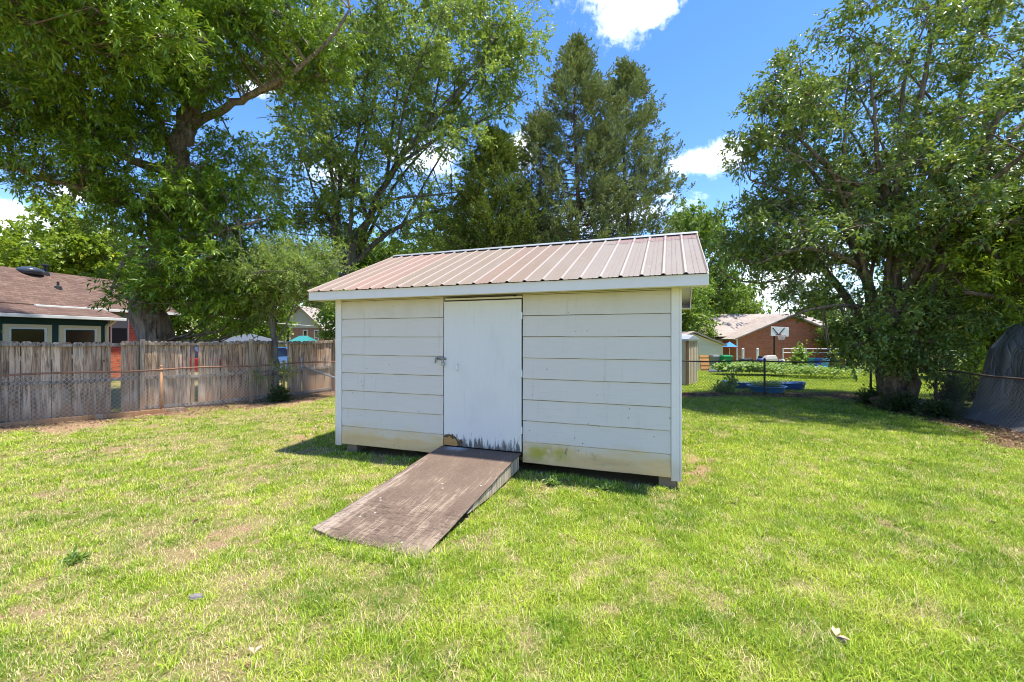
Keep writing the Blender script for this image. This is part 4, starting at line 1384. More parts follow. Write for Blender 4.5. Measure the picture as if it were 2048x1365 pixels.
build_tree('feathery_tree', 'small feathery pale green tree with a thin forked trunk growing through the board fence', (gx(552, 12.6), 12.6, 0),
           [[(555, ground_px(12.6), 12.6, .09), (552, 740, 12.6, .085), (548, 680, 12.6, .08), (545, 630, 12.6, .07), (560, 590, 12.5, .05), (590, 540, 12.4, .03)],
            [(546, 650, 12.6, .05), (552, 600, 12.8, .045), (540, 550, 13, .03), (520, 510, 13, .02)], [(555, 600, 12.5, .04), (600, 570, 12.2, .03), (650, 550, 12, .015)],
            [(548, 640, 12.6, .04), (500, 590, 12.4, .03), (470, 560, 12.2, .015)], [(550, 690, 12.6, .03), (575, 645, 12.5, .025), (590, 600, 12.4, .015)]],
           [(560, 550, 12.6, 110, 55, 1.3), (630, 560, 12.4, 55, 55, 1.0), (600, 510, 12.8, 80, 25, 1.0), (490, 570, 12.8, 70, 55, 1.0), (560, 625, 12.5, 90, 25, .6, .5), (545, 730, 12.5, 30, 35, .35, 1.5), (640, 610, 12.6, 40, 30, .5)],
           80, (0.25, 0.5), None, L_FEATH, M_GREYBARK, subs=8, twigs=5, per=13, leafsz=(0.08, 0.028), twl=0.32, droop=0.10, seed=41, branch_r=0.015, bare=[(600, 655, 700, 800), (566, 612, 650, 700)])


def juniper(name, label, px, D, ytop, prof, lmat, nb, seed, sprays=9, per=22, group=None):
    """conical evergreen: rising branches with upward tufts; prof = [(py, radius px)]"""
    global RNG
    RNG = np.random.default_rng(seed)
    random.seed(seed)
    x0 = gx(px, D)
    zb = float(gz(x0, D))
    base = Vector((x0, D, zb))
    root = thing(name, base, label, 'tree', group=group)
    ztop = at(px, ytop, D).z
    pz = np.array([at(px, p, D).z for p, _ in prof])[::-1]
    pr = np.array([r * D / F for _, r in prof])[::-1]
    mb = MB(base)
    k = 12
    tp = [Vector((x0 + 0.10 * math.sin(i * 1.1 + seed), D + 0.08 * math.cos(i * 1.7), zb + (ztop - zb) * i / k)) for i in range(k + 1)]
    mb.tube(tp, [0.19 * (1 - 0.93 * i / k) for i in range(k + 1)], 8, jit=0.08)
    P, Dv, rn = [], [], []
    for b in range(nb):
        f = RNG.uniform(0, 1) ** 0.85
        z = pz[0] + (ztop - 0.15 - pz[0]) * f
        rad = np.interp(z + 0.4, pz, pr)
        ln = rad * RNG.uniform(0.55, 1.12) + 0.12
        az = RNG.uniform(0, 2 * np.pi)
        i = min(k - 1, int((z - zb) / (ztop - zb) * k))
        st = np.array(tp[i].lerp(tp[i + 1], (z - zb) / (ztop - zb) * k - i))
        o_ = np.array([math.cos(az), math.sin(az), 0])
        rise = RNG.uniform(0.15, 0.6) * (0.5 + f)
        en = st + o_ * ln + np.array([0, 0, rise * ln])
        mid = st + o_ * ln * 0.55 + np.array([0, 0, rise * ln * 0.25])
        mb.tube([tuple(st), tuple(mid), tuple(en)], [0.035 * (1.1 - f), 0.02 * (1.1 - f), 0.006], 4, caps=False)
        m = sprays
        t = RNG.uniform(0.25, 1.0, m) ** 0.75
        pos = np.where((t < .5)[:, None], st + (mid - st) * (t * 2)[:, None], mid + (en - mid) * (t * 2 - 1)[:, None])
        pos = pos + RNG.normal(0, 0.09 * ln ** 0.5 + 0.03, (m, 3))
        bt = RNG.uniform(-0.2, 0.2)
        dirs = o_ * 0.55 + rand_unit(m) * 0.55 + np.array([0, 0, 0.65])
        dirs /= np.linalg.norm(dirs, axis=1)[:, None]
        sz = RNG.uniform(0.28, 0.52, m)
        tt = RNG.uniform(0, 1, (m, per))
        spread = RNG.normal(0, 1, (m, per, 3)) * (0.075 * (1.1 - tt))[..., None]
        pp = pos[:, None, :] + dirs[:, None, :] * (tt * sz[:, None])[..., None] + spread
        dd = dirs[:, None, :] * 0.9 + spread * 5 + RNG.normal(0, 0.25, (m, per, 3))
        P.append(pp.reshape(-1, 3))
        Dv.append(dd.reshape(-1, 3))
        rn.append(np.clip(RNG.normal(0.42, 0.16, m * per) + bt + np.repeat(RNG.uniform(-.15, .15, m), per), 0, 1))
    mb.build('trunk', M_CEDBARK, root, True)
    P, Dv, rn = np.concatenate(P), np.concatenate(Dv), np.concatenate(rn)
    Dv /= np.linalg.norm(Dv, axis=1)[:, None]
    n = len(P)
    leaf_mesh('crown', P, Dv, rand_unit(n), 0.12 * RNG.uniform(.7, 1.3, n), 0.050 * RNG.uniform(.7, 1.3, n), lmat, root, rn, base, 0.0)
    return root


juniper('juniper_tree', 'tallest pointed juniper with a reddish trunk behind the middle of the shed roof', 1152, 20, 82, [(82, 4), (120, 22), (170, 56), (230, 74), (300, 98), (380, 112), (450, 120), (520, 130), (620, 120)], L_CEDAR, 330, 51, 9, 26)
juniper('juniper_tree', 'slightly shorter juniper with a jagged right edge just right of the tallest one', 1252, 20.8, 132, [(132, 4), (170, 26), (240, 56), (320, 84), (420, 102), (520, 110), (620, 100)], L_CEDAR, 280, 52, 9, 26)
juniper('juniper_tree', 'dark olive juniper left of the tallest one, partly behind the open light green tree', 985, 19, 268, [(268, 6), (310, 36), (370, 62), (430, 82), (500, 100), (620, 100)], L_CEDARD, 240, 53, 10, 26)
juniper('juniper_tree', 'short narrow juniper spire rising between the two taller dark evergreens', 1078, 19.4, 222, [(222, 3), (260, 16), (320, 34), (400, 55), (500, 70), (620, 60)], L_CEDAR, 110, 54)

# background trees: two originals, copies turned and scaled
def bgtree(kind, label, seed, lmat, wide, group):
    H = 9.0
    D0_ = 30.0
    pxm = F / D0_
    yb = HY + (HC) * pxm

    def q_(x, z, dy=0):
        return (CX + x * pxm * (D0_ + dy) / D0_ * D0_ / (D0_ + dy), HY + (HC - z) * pxm * 1.0, D0_ + dy)
    pt = lambda x, z, r: (CX + x * pxm, HY + (HC - z) * pxm, D0_, r)
    limbs = [[pt(0, -0.1, .30), pt(0.05, 1.6, .25), pt(0.1, 3.2, .2), pt(-.1, 5, .13), pt(0, 7, .07), pt(0, 8.5, .03)],
             [pt(0.05, 2.4, .14), pt(1.2 * wide, 4.2, .09), pt(2.3 * wide, 5.4, .04)], [pt(0.05, 2.8, .14), pt(-1.3 * wide, 4.6, .09), pt(-2.4 * wide, 5.6, .04)],
             [pt(0, 4.0, .1), pt(.9 * wide, 6, .06), pt(1.3 * wide, 7.4, .03)]]
    e = lambda x, z, rx, rz, rd: (CX + x * pxm, HY + (HC - z) * pxm, D0_, rx * pxm, rz * pxm, rd)
    env = [e(0, 5.6, 2.6 * wide, 1.6, 2.6 * wide), e(0, 7.6, 1.6 * wide, 1.2, 1.6 * wide), e(-1.4 * wide, 4.2, 1.6 * wide, 1.2, 1.8 * wide), e(1.4 * wide, 3.9, 1.6 * wide, 1.2, 1.8 * wide), e(0, 2.6, 1.9 * wide, .9, 1.9 * wide)]
    return build_tree('background_tree', label, (0, D0_, 0), limbs, env, 95, (0.55, 1.05), None, lmat, M_DKBARK, subs=8, twigs=5, per=7,
                      leafsz=(0.22, 0.13), twl=0.5, droop=0.25, seed=seed, group=group, branch_r=0.03)


BG = 'trees behind the far yards'
protoA = bgtree(0, 'tall rounded pale green tree rising behind the red brown shingled roof', 61, L_YEL, 1.0, BG)
protoB = bgtree(1, 'spreading mid green tree standing behind the tan metal shed right of the white one', 62, L_BG, 1.35, BG)
spots = [  # px, D, height px of the top, proto, turn, width factor, label
    (150, 30, 398, 0, 0.3, 1.0, 'pale green tree between the red brown roof and the big oak trunk'),
    (10, 34, 440, 0, 1.9, 1.0, 'pale green tree at the left edge above the red brown roof'),
    (1400, 46, 400, 1, 0.0, 0.7, 'bright green tree just right of the ridge end of the white shed'),
    (1450, 52, 560, 1, 2.2, 1.2, 'dark green tree behind the tan hip roof of the brick house'),
    (1330, 40, 480, 1, 4.2, 1.0, 'mid green tree half hidden by the right end of the white shed'),
    (1640, 60, 585, 1, 1.0, 1.1, 'low green tree behind the gable of the brick house'),
    (1990, 19, 430, 0, 2.9, 1.0, 'sunlit yellow green tree behind the top of the tarp'),
    (2150, 22, 380, 0, 5.2, 1.0, 'yellow green tree just beyond the right edge, behind the tarp'),
    (1850, 26, 480, 1, 3.7, 0.9, 'mid green tree behind the stems of the glossy leaved tree'),
    (480, 34, 500, 1, 5.5, 1.0, 'mid green tree above the grey roof past the board fence'),
    (400, 40, 540, 1, 0.8, 1.1, 'dark green tree between the oak trunk and the grey roof'),
    (670, 56, 520, 0, 3.3, 1.0, 'pale green tree behind the small distant gabled house'),
    (760, 32, 470, 1, 1.4, 1.1, 'mid green tree behind the left end of the shed roof'),
    (900, 30, 440, 1, 2.8, 1.1, 'mid green tree behind the dark olive juniper'),
    (1060, 34, 440, 1, 0.5, 1.1, 'mid green tree showing low between the junipers'),
    (1200, 36, 470, 1, 5.0, 1.1, 'mid green tree low behind the tallest juniper'),
    (1770, 54, 585, 1, 2.0, 1.2, 'dark green tree past the right end of the brick house'),
    (1890, 40, 560, 1, 0.2, 1.1, 'mid green tree low behind the pipe trellis near the tarp'),
    (2020, 44, 560, 1, 4.4, 1.1, 'far green tree behind the tarp at the right edge'),
    (1700, 36, 628, 1, 5.1, 1.3, 'low leafy tree behind the white pipe trellis'),
    (1950, 30, 600, 0, 1.2, 1.2, 'sunlit leafy tree seen between the tarp and the glossy leaved tree'),
    (2060, 27, 560, 1, 3.1, 1.2, 'dark leafy tree just past the tarp at the right edge'),
    (560, 58, 570, 1, 3.0, 0.9, 'green tree rising behind the small distant gabled house'),
]
for i, (px, D, ytop, pk, rz_, wf_, lab) in enumerate(spots):
    proto = (protoA, protoB)[pk]
    first = (i == 0 and pk == 0) or (i == 2 and pk == 1)
    o = proto if first else copy_tree(proto)
    x = gx(px, D)
    zb = float(gz(x, D))
    s_ = (at(px, ytop, D).z - zb) / 9.0
    o.location = (x, D, zb)
    o.rotation_euler = (0, 0, rz_)
    o.scale = (s_ * wf_, s_ * wf_, s_)
    o['label'] = lab


# shrubs and vines under the right tree
def bush(name, label, px, D, w_, h_, n, mat, seed, lsz=(0.10, 0.05), cat='shrub', group=None, per=7):
    global RNG
    RNG = np.random.default_rng(seed)
    random.seed(seed)
    x0 = gx(px, D)
    zb = float(gz(x0, D))
    base = Vector((x0, D, zb))
    root = thing(name, base, label, cat, group=group)
    mb = MB(base)
    P, Dv = [], []
    for k in range(n):
        v = rand_unit(1)[0]
        en = np.array([v[0] * w_ * RNG.uniform(.2, 1), v[1] * w_ * 0.7 * RNG.uniform(.2, 1), abs(v[2]) * h_ * RNG.uniform(.35, 1) + 0.08 * h_])
        mb.tube([(en[0] * .15, en[1] * .15, -0.02), tuple(en * np.array([.5, .5, .6])), tuple(en)], [0.012, 0.008, 0.003], 4, caps=False)
        t = np.linspace(0.35, 1.0, per)
        P.append(en[None] * t[:, None] + RNG.normal(0, 0.05 * h_ + .02, (per, 3)))
        Dv.append(np.repeat((en / (np.linalg.norm(en) + 1e-6))[None], per, 0) + rand_unit(per) * 0.9)
    # stems are already relative to the base
    for v in mb.v:
        v += base
    mb.build('stems', M_DKBARK, root)
    P, Dv = np.concatenate(P), np.concatenate(Dv)
    P[:, 2] = np.maximum(P[:, 2], 0.02)
    Dv /= np.linalg.norm(Dv, axis=1)[:, None]
    m = len(P)
    leaf_mesh('foliage', P, Dv, rand_unit(m) * .7 + np.array([0, 0, .9]), lsz[0] * RNG.uniform(.6, 1.3, m), lsz[1] * RNG.uniform(.7, 1.2, m), mat, root, np.clip(RNG.normal(.45, .22, m), 0, 1), (0, 0, 0))
    return root


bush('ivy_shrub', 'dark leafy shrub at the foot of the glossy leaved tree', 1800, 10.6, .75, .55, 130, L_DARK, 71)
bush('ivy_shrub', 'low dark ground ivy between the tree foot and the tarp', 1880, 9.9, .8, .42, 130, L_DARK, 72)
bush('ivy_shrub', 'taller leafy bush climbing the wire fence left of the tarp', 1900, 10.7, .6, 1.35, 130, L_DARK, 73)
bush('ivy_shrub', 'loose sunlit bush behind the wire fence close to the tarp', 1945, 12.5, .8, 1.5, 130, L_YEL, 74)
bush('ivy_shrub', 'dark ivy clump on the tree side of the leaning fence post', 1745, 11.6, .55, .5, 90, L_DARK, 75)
bush('garden_weed', 'tall single weed standing at the wire fence by the blue trough', 1462, 13.9, .2, .95, 40, L_GARD, 76, (0.12, 0.06), 'weed')
bush('garden_weed', 'leafy weed at the board fence around the thin forked trunk', 560, 12.2, .45, .5, 90, L_DARK, 77, cat='weed')
bush('garden_weed', 'small weed with broad leaves beside the left end of the blue trough', 1440, 14.4, .3, .35, 40, L_GARD, 78, (0.12, 0.06), 'weed')
bush('garden_weed', 'small weed growing against the shed wall right of the ramp', 1105, 5.2, .12, .09, 26, L_GARD, 79, (0.05, 0.022), 'weed')
bush('garden_weed', 'tiny weed under the shed wall halfway to its right corner', 1215, 5.05, .10, .08, 22, L_GARD, 80, (0.05, 0.022), 'weed')
bush('garden_weed', 'flat dark green rosette weed in the dry lawn at left', 150, 3.45, .075, .03, 24, L_GARD, 81, (0.06, 0.018), 'weed')
bush('fence_twig', 'few green leaves poking up over the board fence at the left edge', -10, 9.2, .35, 1.75, 20, L_OAK, 82, (0.12, 0.04), 'plant')

# ------------------------------------------------------------------ tarp-covered heap beyond the right fence
def tarp():
    c = Vector((12.45, 8.75, 0))
    nu, nv = 120, 46
    V = []
    hz_ = [0.0, 0.25, 0.9, 1.55, 2.0, 2.3, 2.55, 2.62]
    rs_ = [1.17, 1.06, 1.0, 0.95, 0.80, 0.55, 0.18, 0.0]
    ts_ = np.linspace(0, 1, len(hz_))
    for j in range(nv + 1):
        t = j / nv
        h, r = float(np.interp(t, ts_, hz_)), float(np.interp(t, ts_, rs_))
        for i in range(nu):
            a = 2 * math.pi * i / nu
            ca_, sa_ = math.cos(a), math.sin(a)
            q = (abs(ca_) ** 3.2 + abs(sa_) ** 3.2) ** (-1 / 3.2)
            hang = max(0.0, 1 - t * 1.15)
            fold = 0.085 * math.sin(a * 8 + 3.0 * t + 1.6 * math.sin(a * 3 + 1)) * hang
            fold += 0.040 * math.sin(a * 19 - 6 * t + 2 * math.sin(a * 5)) * hang
            fold += 0.16 * (float(vnoise(a * 2.0 + t * 1.5, t * 3.4, 1.0, 3)) - 0.5)
            rx, ry = 2.0 * r * q + fold * min(1, r * 2), 1.35 * r * q + fold * min(1, r * 2)
            if j < 6:                               # a loose skirt trails on the ground to the left
                k = (1 - j / 6) * max(0.0, math.cos(a - math.pi * 1.08)) ** 4
                rx += 0.45 * k
            zt = h + 0.10 * (float(vnoise(ca_ * r * 3, sa_ * r * 3, 1.0, 8)) - 0.5) * min(1, t * 3)
            zt -= 0.16 * max(0.0, math.cos(a - 0.3)) * r * (t > .4)
            V.append((ca_ * rx, sa_ * ry, max(zt, 0.02)))
    V.append((0, 0, 2.62))
    f = [(j * nu + i, j * nu + (i + 1) % nu, (j + 1) * nu + (i + 1) % nu, (j + 1) * nu + i) for j in range(nv - 1) for i in range(nu)]
    f += [((nv - 1) * nu + i, (nv - 1) * nu + (i + 1) % nu, len(V) - 1) for i in range(nu)]
    me = bpy.data.meshes.new('tarp')
    me.from_pydata(V, [], f)
    o = link_mesh('covered_heap', me, M_TARP, None, True)
    o.location = c
    tag(o, 'large heap under a creased dark grey tarp behind the wire fence at right', 'tarp')


tarp()

# ------------------------------------------------------------------ leaf litter
def litter():
    global RNG
    RNG = np.random.default_rng(91)
    n0 = 60000
    x, y = RNG.uniform(-12, 12, n0), RNG.uniform(4, 15, n0)
    b, l, d = cover(x, y)
    dl = dist_line(x, y, LF)
    pr = np.maximum(l * 0.75, sm((1.3 - dl) / 0.9) * 0.35 * (x < -3)) + 0.006
    u, v = shed_uv(x, y)
    k = (RNG.uniform(0, 1, n0) < pr) & ~((u > -.02) & (u < SLEN) & (v > -.02) & (v < SDEP))
    x, y = x[k], y[k]
    n = len(x)
    P = np.stack([x, y, gz(x, y) + RNG.uniform(0.006, 0.035, n)], 1)
    a = RNG.uniform(0, 6.28, n)
    D = np.stack([np.cos(a), np.sin(a), RNG.normal(0, .25, n)], 1)
    D /= np.linalg.norm(D, axis=1)[:, None]
    m = mat_leaf('dead_leaves', (0.07, 0.04, 0.025), (0.20, 0.11, 0.06), (0.42, 0.30, 0.18), 0.1, 0.8, 0.1, (0.3, 0.18, 0.06))
    o = leaf_mesh('leaf_litter', P, D, rand_unit(n) * .35 + np.array([0, 0, 1]), RNG.uniform(.05, .10, n), RNG.uniform(.02, .045, n), m, None, RNG.uniform(0, .98, n), (0, 0, 0))
    tag(o, 'brown fallen leaves scattered along the fences', 'leaf litter', kind='stuff')


litter()
for px, py, sz, mt, nm, lab in ((392, 1202, .038, M_STONE, 'stone', 'flat grey stone lying in the dry grass left of the ramp foot'),
                                (1672, 1285, .055, M_DRYLEAF, 'dry_leaf', 'curled pale dry leaf cluster lying in the green grass at lower right'),
                                (488, 1345, .035, M_BROWNTR, 'dry_leaf', 'brown crumpled leaf at the bottom edge left of centre'),
                                (508, 1320, .04, M_DRYLEAF, 'dry_leaf', 'pale flat leaf in the grass near the bottom edge left of centre')):
    D = F * HC / (py - HY)
    mb = MB()
    if nm == 'stone':
        mb.lathe((0, 0, 0), [(.6 * sz, 0), (sz, .010), (.85 * sz, .026), (.3 * sz, .034)], 9, 1.3, .8)
    else:
        for k in range(5 if sz > .05 else 2):
            a = random.uniform(0, 6.28)
            d = Vector((math.cos(a), math.sin(a), random.uniform(.1, .5)))
            s_ = d.cross(Vector((0, 0, 1))).normalized()
            mb.add([(0, 0, .025), tuple(d * sz * .6 + s_ * sz * .28 + Vector((0, 0, .03))), tuple(d * sz * 1.3 + Vector((0, 0, .02))), tuple(d * sz * .6 - s_ * sz * .28 + Vector((0, 0, .032))),
                    (0, 0, .022), tuple(d * sz * .6 + s_ * sz * .27 + Vector((0, 0, .027))), tuple(d * sz * 1.3 + Vector((0, 0, .017))), tuple(d * sz * .6 - s_ * sz * .27 + Vector((0, 0, .029)))], [(0, 1, 2, 3), (7, 6, 5, 4)])
    o = mb.build(nm, mt, None)
    o.location = (gx(px, D), D, 0.012)
    tag(o, lab, 'stone' if nm == 'stone' else 'leaf')

# ------------------------------------------------------------------ left neighbour's house
hd = Vector((.15, 1, 0)).normalized()
hv = Vector((-1, .15, 0)).normalized()
HSC = 1.32


def HP(t, v, z):
    return hd * t + hv * v + Vector((0, 0, z))


lh = thing('neighbour_house', HP(10, 20, 0), 'low house with a red brown shingle roof and dark teal wall beyond the board fence', 'house')
OL = lh.location
vA, zA = 13.5 * HSC, HC + .60 * HSC                 # eave of the addition
vE, zE = 14.3 * HSC, HC + .90 * HSC                 # eave of the main roof
vR, zR_ = 15.9 * HSC, HC + 15.9 * .126 * HSC        # ridge
t0, tA, tE = -1.0, 11.1 * HSC, 13.7 * HSC


def slab(mb, poly, th=0.10):
    poly = [Vector(p) for p in poly]
    mb.prism([p - Vector((0, 0, th)) for p in poly], (0, 0, th))


mb = MB(OL)
slab(mb, [HP(t0, vE, zE), HP(tE, vE, zE), HP(tE, vR, zR_), HP(t0, vR, zR_)])
slab(mb, [HP(t0, vR + .002, zR_), HP(tE, vR + .002, zR_), HP(tE, vR + 3.0, zR_ - 1.5), HP(t0, vR + 3.0, zR_ - 1.5)])
slab(mb, [HP(t0, vA, zA), HP(tA, vA, zA), HP(tA, vE - .01, zE - .04), HP(t0, vE - .01, zE - .04)], .08)
roof = mb.build('roof', M_SHING, lh)
RS = (zR_ - zE) / (vR - vE)


def on_roof(px, dz_f):
    """point on the main slope seen in direction px at fraction dz_f up the slope"""
    v = vE + (vR - vE) * dz_f
    k = (px - CX) / F
    # X = (.15t - v)/n, Y = (t+.15v)/n
    t = (v + k * .15 * v) / (.15 - k) if abs(.15 - k) > 1e-6 else 5
    n = math.hypot(.15, 1)
    t = (v + .15 * v * k) / (.15 - k)
    return HP(t, v, zE + (zR_ - zE) * dz_f)


p = on_roof(60, .93)
mb = MB(OL)
mb.lathe(p + Vector((0, 0, .0)), [(.36, -.1), (.40, .03), (.36, .10), (.22, .17), (.05, .20)], 20)
mb.build('skylight_dome', plain('dome_plastic', (.05, .06, .08), .25), roof, True)
for pxx, fr, hh, rr in ((90, .93, .28, .06), (116, .52, .24, .04)):
    p = on_roof(pxx, fr)
    mb = MB(OL)
    mb.tube([p + Vector((0, 0, -.1)), p + Vector((0, 0, hh))], rr, 10)
    if rr > .05:
        mb.lathe(p + Vector((0, 0, hh)), [(.05, 0), (.15, .03), (.15, .07), (.04, .10)], 12)
    mb.lathe(p, [(rr + .10, -.1), (rr + .07, .05), (rr, .09)], 12)
    mb.build('vent_pipe', M_BLACKP, roof)
mb = MB(OL)
slab(mb, [HP(t0 + .1, vE + .35, zE - .1), HP(tE - .3, vE + .35, zE - .1), HP(tE - .3, vR + 2.6, zE - .1), HP(t0 + .1, vR + 2.6, zE - .1)], zE + .2)
mb.build('brick_wall', M_BRICK, lh)
mb = MB(OL)
slab(mb, [HP(t0 + .1, vA + .45, zA - .06), HP(tA - .25, vA + .45, zA - .06), HP(tA - .25, vE + .34, zA - .06), HP(t0 + .1, vE + .34, zA - .06)], zA + .2)
mb.build('boarded_wall', M_TEALWALL, lh)
for (a, b, vv_, zz_) in ((t0, tA, vA, zA), (tA - 2.2, tE, vE, zE)):
    mb = MB(OL)
    mb.beam(HP(a, vv_ - .06, zz_ - .07), HP(b, vv_ - .06, zz_ - .07), .11, .11)
    mb.build('gutter', M_WHITEP, lh, bevel=.01)


def t_of(px, v):
    k = (px - CX) / F
    return (v + .15 * v * k) / (.15 - k)


vw = vA + .45
for pa, pb in ((5, 102), (117, 200)):
    ta, tb = t_of(pa, vw), t_of(pb, vw)
    zt_, zb_ = zA - .34, zA - 1.55
    mb = MB(OL)
    for (a, b, c, d) in ((ta, tb, zt_ - .10, zt_), (ta, tb, zb_, zb_ + .14), (ta, ta + .13, zb_ + .141, zt_ - .101), (tb - .13, tb, zb_ + .141, zt_ - .101)):
        slab(mb, [HP(a, vw - .045, d), HP(b, vw - .045, d), HP(b, vw - .001, d), HP(a, vw - .001, d)], d - c)
    wnd = mb.build('window', M_CREAM, lh)
    mb = MB(OL)
    for (a, b, c, d) in ((ta + .13, tb - .13, zt_ - .16, zt_ - .102), (ta + .13, ta + .20, zb_ + .142, zt_ - .161), (tb - .20, tb - .13, zb_ + .142, zt_ - .161)):
        slab(mb, [HP(a, vw - .03, d), HP(b, vw - .03, d), HP(b, vw - .001, d), HP(a, vw - .001, d)], d - c)
    mb.build('sash', M_WHITEP, wnd)
    mb = MB(OL)
    slab(mb, [HP(ta + .2, vw - .015, zt_ - .2), HP(tb - .2, vw - .015, zt_ - .2), HP(tb - .2, vw - .004, zt_ - .2), HP(ta + .2, vw - .004, zt_ - .2)], zt_ - zb_ - .36)
    mb.build('pane', M_GLASSD, wnd)
mb = MB(OL)
td = t_of(213, vw - .05)
mb.beam(HP(td, vA + .0, zA - .14), HP(td, vw - .06, zA - .34), .07, .09)
mb.beam(HP(td, vw - .06, zA - .32), HP(td, vw - .06, .1), .07, .09, (1, 0, 0))
mb.build('downspout', M_CREAM, lh)
vb = vE + .35
ta, tb = t_of(219, vb), t_of(256, vb)
mb = MB(OL)
slab(mb, [HP(ta, vb - .03, zE - .12), HP(tb, vb - .03, zE - .12), HP(tb, vb - .001, zE - .12), HP(ta, vb - .001, zE - .12)], 1.45)
wnd = mb.build('window', M_GREYFR, lh)
mb = MB(OL)
slab(mb, [HP(ta + .08, vb - .04, zE - .78), HP(tb - .08, vb - .04, zE - .78), HP(tb - .08, vb - .031, zE - .78), HP(ta + .08, vb - .031, zE - .78)], .65)
mb.build('pane', M_BLACKP, wnd)
mb = MB(OL)
for k in range(2):
    a = tb - .04 if k else ta
    slab(mb, [HP(a, vb - .05, zE - .12), HP(a + .05, vb - .05, zE - .12), HP(a + .05, vb - .032, zE - .12), HP(a, vb - .032, zE - .12)], 1.45)
mb.build('window_frame', M_WHITEP, wnd)


# ------------------------------------------------------------------ small far houses
def gable_house(name, label, cat, x0, x1, y0, y1, zb, ze, zr, mwall, mroof, ridge='y', over=0.35, mgable=None):
    o = thing(name, ((x0 + x1) / 2, y0, zb), label, cat)
    og = o.location
    mb = MB(og)
    mb.box((x0, y0, zb - .2), (x1, y1, ze))
    if ridge == 'y':
        xm = (x0 + x1) / 2
        pr = [(x0, y0, ze), (x1, y0, ze), (xm, y0, zr - .08)]
        if not mgable:
            mb.prism(pr, (0, y1 - y0, 0))
    mb.build('wall', mwall, o)
    if ridge == 'y' and mgable:
        mb = MB(og)
        mb.prism(pr, (0, y1 - y0, 0))
        mb.build('gable', mgable, o)
    mb = MB(og)
    if ridge == 'y':
        k = (zr - ze) / (xm - x0)
        for sg, xe in ((-1, x0 - over), (1, x1 + over)):
            ze_ = ze - k * over
            mb.prism([(xe, y0 - over, ze_), (xm, y0 - over, zr), (xm, y0 - over, zr + .12), (xe, y0 - over, ze_ + .12)], (0, y1 - y0 + 2 * over, 0))
    else:
        ym = (y0 + y1) / 2
        k = (zr - ze) / (ym - y0)
        ze_ = ze - k * over
        h = (ym - y0) * .75
        A_, B_, C_, D_ = (x0 - over, y0 - over, ze_), (x1 + over, y0 - over, ze_), (x1 + over, y1 + over, ze_), (x0 - over, y1 + over, ze_)
        r0, r1 = (x0 - over + h, ym, zr), (x1 + over - h, ym, zr)
        mb.add([A_, B_, C_, D_, r0, r1], [(0, 1, 5, 4), (1, 2, 5), (2, 3, 4, 5), (3, 0, 4), (3, 2, 1, 0)])
    mb.build('roof', mroof, o)
    return o, og


def add_window(o, og, x0, x1, y, z0, z1, mfr=M_WHITEP, mgl=M_GLASSD):
    mb = MB(og)
    mb.box((x0, y - .05, z0), (x1, y - .002, z1))
    f = mb.build('window', mfr, o)
    mb = MB(og)
    mb.box((x0 + .12, y - .06, z0 + .12), (x1 - .12, y - .051, (z0 + z1) / 2 - .04))
    mb.box((x0 + .12, y - .06, (z0 + z1) / 2 + .04), (x1 - .12, y - .051, z1 - .12))
    mb.build('pane', mgl, f)
    return f


Dh = 38.0
s_ = F / Dh
zb = float(gz(20, Dh))
hx = lambda px, D=Dh: gx(px, D)
bh, og = gable_house('brick_house', 'red brick gabled house with a pale roof across the neighbouring garden', 'house', hx(1473), hx(1690), Dh, Dh + 9, zb, HC - .05, HC + 44 / s_, M_BRICK, M_SHING2, 'y', .4)
mb = MB(og)
mb.box((hx(1437), Dh + 2.5, zb - .2), (hx(1473) - .01, Dh + 9, HC - .2))
mb.build('white_wall', M_WHITEP, bh)
mb = MB(og)
xa, xb, ya, yb_, ze_, zr2 = hx(1424), hx(1760), Dh + 1.9, Dh + 10, HC + .12, HC + 47 / s_ + .35
ym = (ya + yb_) / 2
mb.add([(xa, ya, ze_), (xb, ya, ze_), (xb, yb_, ze_), (xa, yb_, ze_), (xa + 2.9, ym, zr2), (xb - 2.9, ym, zr2)], [(0, 1, 5, 4), (1, 2, 5), (2, 3, 4, 5), (3, 0, 4), (3, 2, 1, 0)])
mb.build('hip_roof', M_SHING2, bh)
mb = MB(og)
mb.box((hx(1452, Dh + 2.5), Dh + 2.44, zb), (hx(1467, Dh + 2.5), Dh + 2.49, zb + 2.15))
dr = mb.build('door', plain('blue_grey_door', (.30, .38, .46), .4), bh)
mb = MB(og)
mb.box((hx(1453.5, Dh + 2.5), Dh + 2.42, zb + .3), (hx(1458.5, Dh + 2.5), Dh + 2.435, zb + 2.0))
mb.box((hx(1460.5, Dh + 2.5), Dh + 2.42, zb + .3), (hx(1465.5, Dh + 2.5), Dh + 2.435, zb + 2.0))
mb.build('pane', M_GLASSD, dr)
mb = MB(og)
mb.box((hx(1473) - .02, Dh - .06, zb), (hx(1473) + .10, Dh - .002, HC - .06))
mb.build('downspout', M_WHITEP, bh)

Dg = 33.0
zb = float(gz(15, Dg))
sg_ = F / Dg
gh, og = gable_house('cream_garage', 'small cream garage with a pale sloping roof right of the tan shed', 'garage', hx(1330, Dg), hx(1446, Dg), Dg, Dg + 5, zb, HC - 14 / sg_, HC + 10 / sg_, M_CREAM, M_SHING2, 'y', .2)
mb = MB(og)
mb.box((hx(1396, Dg), Dg - .05, zb), (hx(1440, Dg), Dg - .003, zb + 1.9))
mb.build('garage_door', plain('pale_door', (.72, .66, .5), .6), gh)

